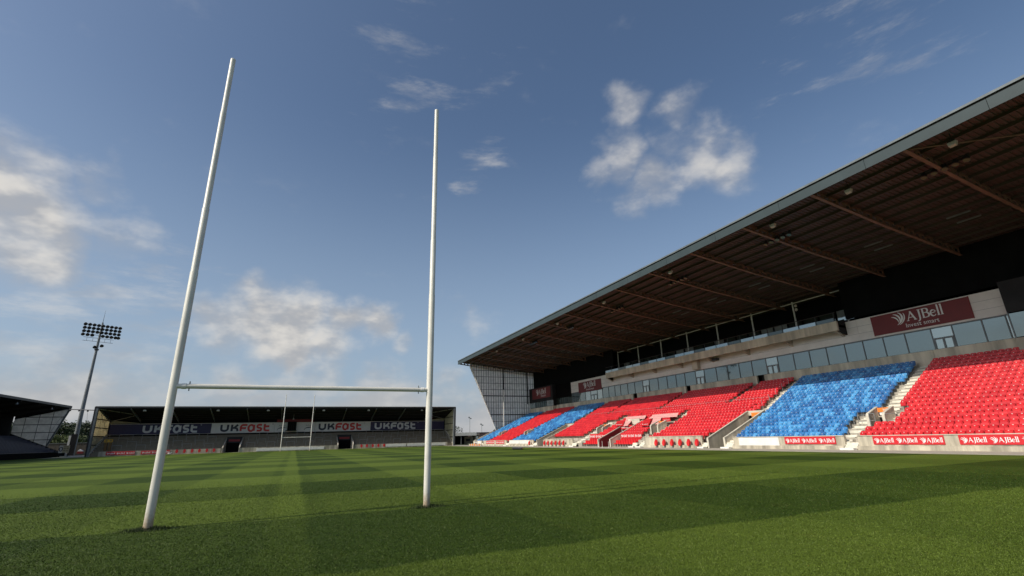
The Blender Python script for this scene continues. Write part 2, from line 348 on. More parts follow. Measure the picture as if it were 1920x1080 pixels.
def ajbell(ink, x, y, h):
    """logo and AJBell, h = cap height; returns its width"""
    def T(p): return [(x+a*h, y+b*h) for a, b in p]
    st = lambda p, w: ink.stroke(T(p), [q*h for q in w] if isinstance(w, (list, tuple)) else w*h)
    # four feathers of the wing
    def bez(p):
        o = []
        for q in range(11):
            t = q/10; o.append(tuple((1-t)**3*p[0][c]+3*(1-t)**2*t*p[1][c]+3*(1-t)*t*t*p[2][c]+t**3*p[3][c] for c in (0, 1)))
        return o
    for p, wm in ((((.0, .74), (.36, .72), (.66, .42), (.62, .0)), .13), (((.22, 1.0), (.66, .96), (1.02, .42), (.66, -.10)), .17), (((.70, 1.12), (1.22, .86), (1.16, .10), (.44, -.20)), .20), (((1.20, .98), (1.40, .62), (1.22, .0), (.62, -.24)), .13)):
        q = bez(p); st(q, [max(.012, wm*math.sin(PI*min(1, (k+.35)/10.6))**.8) for k in range(11)])
    X = 1.50
    th, tn, se = .16, .075, .05
    st([(X+.02, .02), (X+.40, .98)], tn); st([(X+.36, .98), (X+.74, .02)], th); st([(X+.17, .34), (X+.60, .34)], tn)
    st([(X-.08, .025), (X+.16, .025)], se); st([(X+.58, .025), (X+.88, .025)], se)
    X += .98
    st([(X+.18, 1.), (X+.18, .05), (X+.12, -.14), (X-.04, -.22)], [th, th, th*.8, tn*.7]); st([(X+.02, .975), (X+.34, .975)], se)
    X += .52
    st([(X, 0), (X, 1)], th); st([(X-.12, .975), (X+.20, .975)], se); st([(X-.12, .025), (X+.20, .025)], se)
    st([(X, .965)]+arc(X+.24, .75, .20, .215, 90, -90, 8)+[(X, .535)], [tn]*3+[th]*5+[tn]*3); st(arc(X+.26, .275, .25, .24, 90, -90, 8)+[(X, .035)], [tn]*2+[th]*5+[tn]*3)
    X += .86
    st([(X-.16, .34), (X+.22, .40)], tn); st(arc(X+.03, .33, .24, .31, 25, 325, 12), [tn]*3+[th*.9]*7+[tn]*3)
    X += .46
    for q in (0, .30):
        st([(X+q, 0), (X+q, 1.10)], th*.92); st([(X+q-.11, 1.07), (X+q+.02, 1.10)], se); st([(X+q-.12, .025), (X+q+.12, .025)], se)
    return X+.42
def sans(text, org, right, upv, h, m, parent, name='lettering', center=False, bold=0):
    cu = bpy.data.curves.new('t', 'FONT'); cu.body = text; cu.size = 1.0; cu.extrude = 0; cu.offset = bold; cu.resolution_u = 3
    if center: cu.align_x = 'CENTER'
    to = bpy.data.objects.new('t', cu); COL.objects.link(to)
    dg = bpy.context.evaluated_depsgraph_get(); me = bpy.data.meshes.new_from_object(to.evaluated_get(dg))
    bpy.data.objects.remove(to); r, u = Vector(right), Vector(upv); n = r.cross(u); k = h/.70; off = Vector(org)-(wloc(parent) if parent else Vector())
    for v in me.vertices: v.co = off+r*v.co.x*k+u*v.co.y*k+n*.014
    me.materials.clear(); me.materials.append(MATS[m]); me.name = name
    o = bpy.data.objects.new(name, me); COL.objects.link(o)
    if parent: o.parent = parent
    return o
WEST_R, WEST_U = (0, -1, 0), (0, 0, 1)     # text on faces that look towards -x
END_R, END_U = (1, 0, 0), (0, 0, 1)        # text on faces that look towards -y
# ------------------------------------------------------------------ ground
g = MB(); N = 24
R_ = 2500
g.face([(-R_, -R_, -.06), (R_, -R_, -.06), (R_, R_, -.06), (-R_, R_, -.06)]); put('ground', g, 'dirt_ground', kind='structure', fix=False)
g = MB()
for i in range(20):
    for j in range(40):
        x0, x1 = -45.2+(34.5+45.2)*i/20, -45.2+(34.5+45.2)*(i+1)/20; y0, y1 = -30+140.8*j/40, -30+140.8*(j+1)/40
        g.face([(x0, y0, 0), (x1, y0, 0), (x1, y1, 0), (x0, y1, 0)])
put('pitch', g, 'grass', kind='structure', fix=False)
# real blades on the part of the pitch nearest the camera, thinning out with distance
import numpy as np
rng = np.random.default_rng(3)
NBL = 760000
rr = 4.6*np.exp(rng.random(NBL)*math.log(27/4.6)); th = YAW+(rng.random(NBL)-.5)*1.80
keep = rng.random(NBL) < np.clip((27-rr)/9, 0, 1); rr, th = rr[keep], th[keep]
bx, by = CAM.x+rr*np.sin(th), CAM.y+rr*np.cos(th); n = len(bx)
ang = rng.random(n)*2*PI; wid = (.0016+.00036*rr)*rng.uniform(.7, 1.3, n); hgt = rng.uniform(.006, .015, n)*(1+.012*rr)
lx, ly = rng.normal(0, .010, n), rng.normal(0, .010, n)
V = np.zeros((n, 3, 3)); V[:, 0] = np.stack([bx-np.cos(ang)*wid, by-np.sin(ang)*wid, np.zeros(n)], 1); V[:, 1] = np.stack([bx+np.cos(ang)*wid, by+np.sin(ang)*wid, np.zeros(n)], 1); V[:, 2] = np.stack([bx+lx, by+ly, hgt], 1)
me = bpy.data.meshes.new('grass_blades'); me.vertices.add(3*n); me.vertices.foreach_set('co', V.ravel().astype(np.float32))
me.loops.add(3*n); me.loops.foreach_set('vertex_index', np.arange(3*n, dtype=np.int32)); me.polygons.add(n); me.polygons.foreach_set('loop_start', np.arange(0, 3*n, 3, dtype=np.int32))
a_ = me.attributes.new('tint', 'FLOAT', 'POINT'); a_.data.foreach_set('value', np.repeat(rng.random(n), 3).astype(np.float32)); me.update(calc_edges=True); me.materials.append(MATS['grass_blade'])
o = bpy.data.objects.new('grass_blades', me); COL.objects.link(o); tag(o, 'short mown grass blades covering the pitch nearest the camera', 'grass', kind='stuff')
g = MB(); g.box(34.5, 39.4, -30, 121, -.06, .012); put('perimeter_path', g, 'path', kind='structure')
g = MB(); g.box(-44.5, 38.9, 110.8, 128, -.055, .005); put('service_yard', g, 'path', kind='structure')
# ------------------------------------------------------------------ goal posts
def goal(y, H, label, near):
    t = thing('goal_posts', (0, y, 0), label, 'goal posts')
    n = 20 if near else 8
    for s in (-1, 1):
        x = 2.75*s
        m = MB(); r1, r2, r3, r4 = .080, .074, .067, .061
        z1, z2, z3 = 5.3, 6.9, 9.6
        pts = [(0, .0, r1), (z1, .0, r1), (z1+.02, 0, r2), (z2, 0, r2), (z2+.02, 0, r3), (z3, 0, r3), (z3+.02, 0, r4), (H, 0, r4)]
        m.tube([(x, y, a) for a, _, _ in pts], [q[2] for q in pts], n)
        p = put('upright', m, 'post_paint', t, smooth=True)
        if near:
            mm = MB(); mm.tube([(x, y, 0), (x, y, .035), (x, y, .05)], [.087, .085, .0805], n); put('muddy_foot', mm, 'mud', p, smooth=True)
            c = MB(); c.tube([(x, y, H), (x, y, H+.015), (x, y, H+.03)], [.062, .058, .02], n); put('end_cap', c, 'white_paint', p, smooth=True)
    m = MB(); m.tube([(-2.69, y, 2.76), (2.69, y, 2.76)], .052, n); cb = put('crossbar', m, 'post_paint', t, smooth=True)
    if near:
        for s in (-1, 1):
            m = MB(); m.tube([(2.52*s, y, 2.76), (2.60*s, y, 2.76)], .060, n); put('collar', m, 'white_paint', cb, smooth=True)
            m = MB(); m.tube([(2.46*s, y-.02, 2.66), (2.46*s, y-.02, 2.86)], .012, 6); put('bolt', m, 'steel_grey', cb)
    return t
goal(0, 11.25, 'tall white rugby goal posts rising close by from the near grass', True)
goal(100, 11.4, 'distant small white rugby goal posts in front of the far covered terrace', False)
# unmown tufts at the feet of the near posts
for s in (-1, 1):
    m = MB(); random.seed(5+s)
    for i in range(800):
        a = random.random()*2*PI; r = .09+abs(random.gauss(0, .20)); x, y = 2.75*s+r*math.cos(a)*1.25, r*math.sin(a)*.62
        h = random.uniform(.04, .115)*max(.25, 1-r*1.3); b = random.uniform(0, PI); w_ = .006
        dx, dy = math.cos(b)*w_, math.sin(b)*w_; lx, ly = random.gauss(0, .02), random.gauss(0, .02)
        m.face([(x-dx, y-dy, 0), (x+dx, y+dy, 0), (x+lx, y+ly, h)])
    put('grass_tuft', m, 'grass_tuft', label='ragged dark grass tuft round the foot of the %s near goal post' % ('left' if s < 0 else 'right'), cat='grass', kind='stuff', fix=False)
# ------------------------------------------------------------------ MAIN STAND
Y0, Y1 = -9.0, 100.9            # extent along the pitch
ROWS, DX, DZ_, X0, Z0 = 20, .755, .333, 39.25, .55
rx = lambda i: X0+DX*i
rz_ = lambda i: Z0+DZ_*i
MS = thing('main_stand', (47, 46, 0), 'large red and blue seated grandstand under a deep cantilever roof', 'stand')
# openings in the terracing: (y0, y1, first row, last row)
RAMPS = [(24.95, 26.95, 0, 7), (44.6, 47.35, 0, 7), (64.2, 66.7, 0, 7)]
VOMS = [(11.45, 12.8, 3, 5), (38.1, 39.6, 3, 5), (50.6, 52.2, 3, 5), (76.8, 78.4, 3, 5), (90.6, 92.0, 3, 5)]
def cuts(i): return [(a, b) for a, b, r, q in RAMPS+VOMS if r <= i <= q]
def tcuts(i): return [(a-.08, b+.08) for a, b, r, q in RAMPS if r <= i <= q]+[(a+.05, b-.05) for a, b, r, q in VOMS if r <= i <= q]
def spans(lo, hi, holes):
    r = []; c = lo
    for a, b in sorted(holes):
        if a > c: r.append((c, min(a, hi)))
        c = max(c, b)
    if c < hi: r.append((c, hi))
    return [q for q in r if q[1]-q[0] > .01]
DUG = [(39.8, 44.45), (47.5, 52.3)]
for i in range(ROWS):
    x1 = rx(i+1) if i < ROWS-1 else 54.78
    for a, b in spans(Y0, Y1, tcuts(i)+(DUG if i < 2 else [])):
        m = MB(); m.box(rx(i), x1-.002, a, b, max(0.02, rz_(i)-.75), rz_(i)); put('terrace_step', m, 'concrete', MS)
for a, b in DUG:
    m = MB(); m.box(39.1, 40.0, a, b, .013, .05); m.box(40.0, rx(2)-.003, a, b, .013, .26); put('dugout_floor', m, 'concrete', MS)
# front wall pieces
WALLS = [(Y0, 12.05, 1.0), (13.05, 23.8, 1.02), (27.9, 37.3, 1.22), (54.6, 64.0, 1.15), (68.4, 79.3, 1.05), (80.7, 94.2, 1.05), (95.0, Y1, 1.05)]
for a, b, h in WALLS:
    m = MB(); n = max(1, round((b-a)/5)); 
    for k in range(n):
        y0, y1 = a+(b-a)*k/n, a+(b-a)*(k+1)/n
        m.box(38.98, 39.2, y0+.006, y1-.006, .30, h); m.box(39.0, 39.19, y0, y1, .31, h-.01)
    m.box(38.72, 39.2, a, b, 0, .30); put('front_wall', m, 'concrete_wall', MS)
    m = MB(); m.box(38.93, 39.24, a-.01, b+.01, h, h+.05); put('coping', m, 'concrete_light', MS)
# ramps (wide entrances cut down to the pitch)
for k, (a, b, _, _) in enumerate(RAMPS):
    xe = rx(8); red = (k == 1)
    for y in (a-.16, b):
        m = MB(); m.prism([(39.0, 0), (39.0, 1.0), (39.35, 1.15), (xe, rz_(8)+.45), (xe, 0)], 'y', y, y+.16); put('ramp_parapet', m, 'concrete_band', MS)
        m = MB(); m.prism([(38.98, 1.0), (38.98, 1.05), (39.35, 1.21), (xe, rz_(8)+.51), (xe, rz_(8)+.452), (39.35, 1.152), (39.0, 1.002)], 'y', y-.02, y+.18); put('parapet_cap', m, 'concrete_light', MS)
        m = MB(); m.box(38.9, 39.0, y-.02, y+.18, 0, 1.06); put('end_post', m, 'concrete_light', MS)
    m = MB(); m.box(xe, xe+.15, a, b, 2.05, rz_(8)+.5); put('ramp_headwall', m, 'concrete_light', MS)
    m = MB(); m.box(xe-.8, xe+3, a, b, -.03, .02); put('ramp_floor', m, 'mud' if not red else 'red_dark', MS)
    m = MB(); m.box(xe+.2, xe+3.2, a-.1, b+.1, 0, 2.04); put('passage_dark', m, 'black', MS)  # solid black block; the darkness inside the ramp passage is its colour
    if k != 1:
        m = MB(); m.box(xe+.05, xe+.15, a+.02, b-.02, 0, 2.04); put('ramp_gate', m, 'concrete_band' if k == 0 else 'charcoal', MS)
# vomitories
for k, (a, b, r, q) in enumerate(VOMS):
    xs, xe = rx(r)+.45, rx(q+1)-.35; zf = rz_(r); zt = rz_(q)+.60
    for y in (a, b-.15):
        m = MB(); m.prism([(xs, zf), (xs, rz_(r)+.95), (xs+.12, rz_(r)+1.1), (xe, zt+.35), (xe, zf)], 'y', y, y+.15); put('vomitory_wall', m, 'concrete_band', MS)
        m = MB(); m.prism([(xs-.04, zf), (xs-.04, rz_(r)+.98), (xs+.10, rz_(r)+1.17), (xe, zt+.42), (xe, zt+.352), (xs+.13, rz_(r)+1.102), (xs-.003, rz_(r)+.952), (xs-.003, zf)], 'y', y-.03, y+.18); put('wall_cap', m, 'concrete_light', MS)
    m = MB(); m.box(xe-.12, xe, a+.152, b-.152, zf+.85, zt+.30); put('vomitory_lintel', m, 'concrete_light', MS)
    m = MB(); m.box(xe+.01, xe+.9, a-.05, b+.05, zf-.6, zf+.84); put('passage_dark', m, 'black', MS)  # black block painted as the dark behind the stair opening
    m = MB(); m.box(xs-.3, xe, a+.152, b-.152, zf-.1, zf); put('vomitory_floor', m, 'concrete_grey', MS)
    m = MB()
    if k == 0:
        for y in (a+.75, b-.2): m.tube([(xs, y, zf), (xs, y, zf+1.15)], .025, 6)
        for z in (zf+.6, zf+1.13): m.tube([(xs, a+.75, z), (xs, b-.2, z)], .022, 6)
    for y in (a-.75, b+.75):
        m.tube([(xs+.1, y, rz_(r)), (xs+.1, y, rz_(r)+1.05), (xs+.1, (a if y < a else b), rz_(r)+1.05)], .022, 6)
        m.tube([(xs+.1, y, rz_(r)+.55), (xs+.1, (a if y < a else b), rz_(r)+.55)], .018, 6)
    put('handrail', m, 'galv', MS)
# aisles: list of (row0,row1,y_at_row0,y_at_row1,width)
def lin(i, a, b, i0=0, i1=19): return a+(b-a)*(i-i0)/max(1, (i1-i0))
AISLES = [(6, 19, 11.75, 12.95, 1.05), (0, 5, 12.86, 12.9, 1.0), (2, 6, 10.78, 10.8, .65), (0, 8, 24.0, 24.45, .85), (9, 19, 24.9, 26.2, 1.0), (12, 19, 32.0, 32.0, .75),
          (0, 11, 37.4, 37.6, 1.0), (2, 9, 36.6, 36.65, .7), (12, 19, 45.0, 45.0, .8), (12, 19, 58.0, 58.0, .8), (0, 8, 53.0, 53.2, 1.2), (0, 11, 64.0, 65.6, .9), (0, 8, 67.2, 67.4, .9),
          (12, 19, 65.2, 66.2, .7), (0, 19, 79.4, 77.4, .9), (0, 8, 91.9, 92.2, .8), (8, 19, 90.6, 91.2, .8)]
for a0, a1, ya, yb, wd in AISLES:
    m = MB()
    for i in range(a0, a1+1):
        y = lin(i, ya, yb, a0, a1)
        holes = cuts(i)
        if any(c < y+wd/2 < d for c, d in holes): continue
        m.box(rx(i)+.0, rx(i)+.40, y, y+wd, rz_(i)+.003, rz_(i)+.055)
        m.box(rx(i+1)-.37, rx(i+1)-.004, y, y+wd, rz_(i)+.003, rz_(i)+DZ_/2+.03)
    put('aisle_steps', m, 'step_white', MS)
# steps down to the pitch in the wall gaps, each with a white foot block
for y0, y1, n in ((12.08, 13.02, 4), (23.84, 24.78, 4), (27.12, 27.86, 4), (37.34, 38.2, 4), (38.7, 39.6, 3), (53.3, 54.5, 3), (66.9, 68.36, 4), (79.34, 80.66, 3), (94.25, 94.95, 3)):
    m = MB()
    for k in range(n): m.box(38.62+.16*k, 39.245, y0, y1, .013, .11+(Z0-.12)*k/(n-1))
    put('entry_steps', m, 'step_white', MS)
    m = MB(); m.box(38.2, 38.6, y0-.05, y1+.05, .013, .16); put('step_block', m, 'white_paint', MS)
# gangway rail across the middle of the upper tier
m = MB(); zg = rz_(12)
for y in [26.4+1.05*k for k in range(38)]: m.tube([(rx(12)+.05, y, zg-.3), (rx(12)+.05, y, zg+.72)], .018, 5)
for z in (.40, .72): m.tube([(rx(12)+.05, 26.4, zg+z), (rx(12)+.05, 65.3, zg+z)], .018, 5)
put('gangway_rail', m, 'galv', MS)
m = MB()
for i in range(10, 20, 2): m.tube([(rx(i), lin(i, 25.9, 26.9, 9, 19)+.25, rz_(i)), (rx(i), lin(i, 25.9, 26.9, 9, 19)+.25, rz_(i)+1.0)], .022, 6)
put('aisle_rail', m, 'galv', MS)
# ---- facade: concrete band, glazing, panels
XF, XB = 54.8, 53.9
GAPS = [(31.75, 32.85), (44.95, 45.95), (58.0, 59.2)]
for a, b in spans(6.75, 87.8, GAPS):
    n = max(1, round((b-a)/6.3))
    for k in range(n):
        m = MB(); m.box(XF, XF+.3, a+(b-a)*k/n+.012, a+(b-a)*(k+1)/n-.012, 6.7, 8.55); put('concrete_panel', m, 'concrete_band', MS)
for a, b in GAPS:
    m = MB(); m.box(XF+.9, XF+1.0, a, b, 6.5, 8.52); put('doorway_back', m, 'charcoal', MS)
MULL = [(6.9, 7.2), (7.25, 8.85), (8.9, 11.08), (11.12, 12.76, 1), (12.8, 15.0), (15.05, 17.02), (17.06, 19.05), (19.1, 21.0), (21.05, 23.1), (23.15, 25.18), (25.22, 27.26), (27.32, 29.46), (29.5, 31.17, 1),
        (31.2, 33.38), (33.42, 35.46), (35.5, 37.5), (37.55, 39.54), (39.6, 41.84), (41.9, 43.62, 1), (43.66, 45.9), (45.95, 47.9), (47.95, 50.0), (50.05, 52.2), (52.25, 54.5), (54.55, 56.24, 1), (56.3, 58.52),
        (58.58, 60.6), (60.66, 62.8), (62.85, 64.6), (64.66, 66.65), (66.7, 68.8), (68.86, 70.6), (70.65, 73.1, 1), (73.15, 75.1), (75.16, 77.4), (77.5, 79.0), (79.05, 80.6)]
for k, q in enumerate(MULL):
    a, b = q[0], q[1]; pale = (k in (0, 1, 30, 31, 32)) or k > 33
    def pane(y0, y1, z0, z1, mt):
        m = MB(); m.box(XF+.10, XF+.14, y0+.03, y1-.03, z0, z1); return put('window_pane', m, mt, MS)
    gm = 'glass' if k not in (0, 31, 33) else 'glass_pale'
    if len(q) == 3:
        pane(a, b, 9.62, 10.52, 'glass_pale')
        m = MB(); m.box(XF+.02, XF+.16, a, b, 9.46, 9.60)
        for y in (a, (a+b)/2-.08, b-.16): m.box(XF+.02, XF+.16, y, y+.16, 8.56, 9.458)
        d = put('terrace_door', m, 'steel_grey', MS)
        for y0, y1 in ((a+.16, (a+b)/2-.08), ((a+b)/2+.08, b-.16)):
            m = MB(); m.box(XF+.08, XF+.12, y0+.005, y1-.005, 8.58, 9.45); put('door_pane', m, 'glass_pale', d)
    else: pane(a, b, 8.58, 10.52, gm)
    m = MB(); m.box(XF+.04, XF+.18, b-.028, b+.045, 8.552, 10.54); put('mullion', m, 'steel_grey', MS)
m = MB(); m.box(XF+.03, XF+.2, 6.76, 80.7, 10.541, 10.62); put('window_head', m, 'steel_grey', MS)
# stretch of dark lounge glazing by the far end
for y0, y1 in ((80.75, 83.0), (83.1, 85.3), (85.4, 87.7)):
    m = MB(); m.box(XF+.10, XF+.14, y0+.03, y1-.03, 8.58, 10.0); put('window_pane', m, 'glass_dark', MS)
m = MB(); m.box(XF+.05, XF+.4, 80.72, 87.75, 10.02, 13.2); put('dark_panel', m, 'black', MS)
# pale cladding panels above the glass, in three courses with open joints
zc = [10.64, 11.40, 12.17, 12.95]
ys = [6.75]+[6.75+6.2*k for k in range(1, 12)]+[80.7]
for j in range(3):
    for a, b in zip(ys[:-1], ys[1:]):
        m = MB(); m.box(XF, XF+.2, a+.008, b-.008, zc[j]+.012, zc[j+1]-.012); put('cladding_panel', m, 'panel_grey', MS)
m = MB(); m.box(XF+.03, XF+.3, 6.75, 80.7, 10.62, 12.93); put('cladding_back', m, 'steel_grey', MS)
# end blocks that step forward
for (a, b, far) in ((-9.0, 6.7, 0), (87.8, Y1-.5, 1)):
    for k in range(3 if far else 4):
        n = 3 if far else 4
        m = MB(); m.box(XB, XF+.6, a+(b-a)*k/n+.01, a+(b-a)*(k+1)/n-.01, 6.4, 8.42); put('concrete_panel', m, 'concrete_band', MS)
    n = 8 if far else 9
    for k in range(n):
        y0, y1 = a+(b-a)*k/n, a+(b-a)*(k+1)/n
        m = MB(); m.box(XB+.1, XB+.14, y0+.03, y1-.03, 8.5, 9.75 if far else 10.5); put('window_pane', m, ('glass_pale' if k in (0, 1, 6, 7) else 'glass') if far else 'glass', MS)
        m = MB(); m.box(XB+.04, XB+.16, y1-.04, y1+.04, 8.43, 9.8 if far else 10.6); put('mullion', m, 'steel_grey', MS)
    m = MB(); m.box(XB, XF+.6, a, b, 9.8 if far else 10.6, 13.3); put('dark_panel', m, 'charcoal', MS)
    m = MB(); m.box(XB+.3, XF+.6, a, b, 8.42, 9.8 if far else 10.6); put('lounge_wall', m, 'charcoal', MS)
m = MB(); m.box(XF+.5, XF+.6, 6.7, 87.8, 8.5, 10.6); put('lounge_back', m, 'charcoal', MS)
# dark back wall behind the upper level
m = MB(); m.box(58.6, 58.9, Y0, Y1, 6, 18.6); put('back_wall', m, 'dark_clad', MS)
m = MB(); m.box(XF+.3, 58.6, Y0, 20.4, 12.9, 13.0); m.box(XF+.3, 58.6, 64.9, Y1, 12.9, 13.0); put('upper_floor', m, 'dark_clad', MS)
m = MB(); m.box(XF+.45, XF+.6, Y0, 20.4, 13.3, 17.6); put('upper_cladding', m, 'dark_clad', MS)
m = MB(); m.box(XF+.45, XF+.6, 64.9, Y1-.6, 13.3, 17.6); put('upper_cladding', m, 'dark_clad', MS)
m = MB(); m.box(XF+.3, 58.6, 20.4, 64.9, 12.55, 12.9); put('gallery_floor', m, 'concrete_grey', MS)
for k, y in enumerate([20.9+6.3*j for j in range(8)]):
    m = MB(); m.tube([(56.6, y, 12.9), (56.6, y, 17.3)], .10, 8); put('gallery_column', m, 'white_board', MS, smooth=True)
m = MB(); m.tube([(56.6, 20.5, 17.1), (56.6, 64.8, 17.1)], .07, 6); put('gallery_beam', m, 'white_board', MS)
# gallery windows behind the balcony
for k in range(21):
    y = 20.7+2.1*k
    m = MB(); m.box(57.6, 57.66, y+.1, y+1.95, 13.75, 15.0); put('gallery_pane', m, 'glass_pale' if k in (0, 4, 5, 9, 12, 13, 20) else 'glass_dark', MS)
    m = MB(); m.box(57.5, 57.6, y-.06, y+.06, 12.9, 15.4); put('gallery_post', m, 'black', MS)
# balcony
BY0, BY1, BX = 20.3, 64.9, 53.25
bal = MB(); n = 7
for k in range(n): bal.box(BX, BX+.25, BY0+(BY1-BY0)*k/n+.01, BY0+(BY1-BY0)*(k+1)/n-.01, 11.92, 12.96)
BAL = put('balcony', bal, 'concrete_band', MS)
m = MB(); m.box(BX+.25, XF-.003, BY0, BY1, 12.3, 12.56); put('balcony_slab', m, 'concrete_grey', BAL)
for y in (BY0, BY1-.2):
    m = MB(); m.prism([(BX+.25, 11.92), (BX+.25, 12.98), (XF-.003, 13.3), (XF-.003, 11.5)], 'y', y, y+.2); put('balcony_end', m, 'charcoal', BAL)
for k in range(8):
    y = BY0+.05+6.3*k
    if y > BY1: break
    m = MB(); m.prism([(BX+.2, 11.92), (BX+.3, 12.3), (XF-.003, 12.3), (XF-.003, 11.35)], 'y', y+.25, y+.5); put('bracket', m, 'concrete_band', BAL)
for k in range(21):
    y = BY0+.2+2.12*k
    m = MB(); m.box(BX+.10, BX+.13, y+.06, y+2.05, 12.97, 13.38); put('balustrade_pane', m, 'glass_rail' if k % 3 else 'glass_dark', BAL)
    m = MB(); m.box(BX+.08, BX+.16, y-.03, y+.03, 12.97, 13.95); put('balustrade_post', m, 'lamp_black', BAL)
m = MB(); m.tube([(BX+.12, BY0, 13.97), (BX+.12, BY1, 13.97)], .04, 6); put('handrail', m, 'lamp_black', BAL)
# boxes fixed under the balcony
m = MB(); m.box(54.2, XF-.003, 42.3, 43.4, 10.75, 12.0); put('speaker_box', m, 'concrete_band', MS)
m = MB(); m.box(54.3, XF-.003, 38.6, 39.9, 11.5, 11.8); put('camera_bracket', m, 'lamp_black', MS)
# ---- roof
RXF, RZB, RZT = 34.9, 19.1, 19.82
und = lambda x: (19.25+.62)-(x-34.9)*.118 if x < 46 else (19.25+.62)-11.1*.118-(x-46)*.098     # deck underside
ROOF = MB(); 
ROOF.prism([(RXF+.05, und(RXF)+.02), (RXF+.05, 20.02), (46, 19.2), (59.2, 17.95), (59.2, und(59.2)+.02), (46, und(46)+.02)], 'y', Y0, Y1)
RF = put('roof', ROOF, 'roof_lip', MS)
m = MB(); n = 16
for k in range(n): m.box(RXF, RXF+.045, Y0+(Y1-Y0)*k/n+.012, Y0+(Y1-Y0)*(k+1)/n-.012, RZB, RZT)
put('fascia', m, 'fascia', RF)
m = MB(); m.box(RXF+.03, RXF+.25, Y0, Y1+.05, RZT+.003, RZT+.12); put('gutter_gap', m, 'black', RF)  # black strip filling the gap, shade under the roof edge put into colour
m = MB(); m.prism([(RXF-.05, 19.95), (RXF-.05, 20.10), (RXF+1.2, 20.12), (RXF+1.2, 19.97)], 'y', Y0, Y1+.1); put('roof_edge', m, 'roof_rim', RF)
# corrugated deck, seen from below
m = MB(); yy = Y0; s = .35
while yy < Y1-.1:
    prof = [(yy, 0), (yy+.10, 0), (yy+.14, .06), (yy+.27, .06), (yy+.31, 0), (yy+s, 0)]
    for (ya, za), (yb, zb) in zip(prof[:-1], prof[1:]):
        for xa, xb in ((RXF+.05, 46), (46, 59)):
            m.face([(xa, ya, und(xa)-.06+za), (xa, yb, und(xa)-.06+zb), (xb, yb, und(xb)-.06+zb), (xb, ya, und(xb)-.06+za)])
    yy += s
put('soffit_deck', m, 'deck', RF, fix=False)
for k in range(16):
    x = 35.6+1.42*k
    m = MB(); m.box(x, x+.07, Y0, Y1, und(x)-.26, und(x)-.062); m.box(x-.0, x+.13, Y0, Y1, und(x)-.28, und(x)-.261); put('purlin', m, 'deck', RF)
rbot = lambda x: RZB+.12-(x-34.9)*.133 if x < 44 else RZB+.12-9.1*.133-(x-44)*.105
RY = [2.38+6.56*k for k in range(-1, 15)]+[Y1-.35]
for y in RY:
    m = MB(); n = 26
    # castellated web: top and bottom tees joined by web posts, round openings between
    for k in range(n):
        xa, xb = 35.0+22.*k/n, 35.0+22.*(k+1)/n
        za, zb = rbot(xa), rbot(xb); ta, tb = und(xa)-.06, und(xb)-.06
        d = (ta-za)
        m.mesh8([(xa, y-.015, za), (xb, y-.015, zb), (xb, y+.015, zb), (xa, y+.015, za), (xa, y-.015, za+d*.30), (xb, y-.015, zb+d*.30), (xb, y+.015, zb+d*.30), (xa, y+.015, za+d*.30)])
        m.mesh8([(xa, y-.015, ta-d*.30), (xb, y-.015, tb-d*.30), (xb, y+.015, tb-d*.30), (xa, y+.015, ta-d*.30), (xa, y-.015, ta), (xb, y-.015, tb), (xb, y+.015, tb), (xa, y+.015, ta)])
        xm = xb-(xb-xa)*.42
        m.mesh8([(xm, y-.015, zb+d*.29), (xb, y-.015, zb+d*.29), (xb, y+.015, zb+d*.29), (xm, y+.015, zb+d*.29), (xm, y-.015, tb-d*.29), (xb, y-.015, tb-d*.29), (xb, y+.015, tb-d*.29), (xm, y+.015, tb-d*.29)])
    r = put('rafter', m, 'rafter', RF)
    m = MB()
    for xa, xb in ((35.0, 44), (44, 57.2)): m.mesh8([(xa, y-.13, rbot(xa)-.03), (xb, y-.13, rbot(xb)-.03), (xb, y+.13, rbot(xb)-.03), (xa, y+.13, rbot(xa)-.03), (xa, y-.13, rbot(xa)), (xb, y-.13, rbot(xb)), (xb, y+.13, rbot(xb)), (xa, y+.13, rbot(xa))])
    put('flange', m, 'rafter', r)
for ya, yb in ((2.38, -4.2), (35.18, 28.6), (41.7, 35.18)):
    m = MB(); m.tube([(35.3, ya, rbot(35.3)+.1), (41.5, yb, rbot(41.5)+.1)] if ya < 10 else [(53.5, ya, rbot(53.5)+.1), (56.4, yb, rbot(56.4)+.1)], .05, 6); put('wind_brace', m, 'rafter', RF)
# strip lights on the purlins
for k in range(15):
    for x in (47.6, 49.1):
        y = 5.4+6.56*k
        m = MB(); m.box(x, x+.12, y-.8, y+.8, und(x)-.40, und(x)-.30); put('strip_light', m, 'steel_grey', RF)
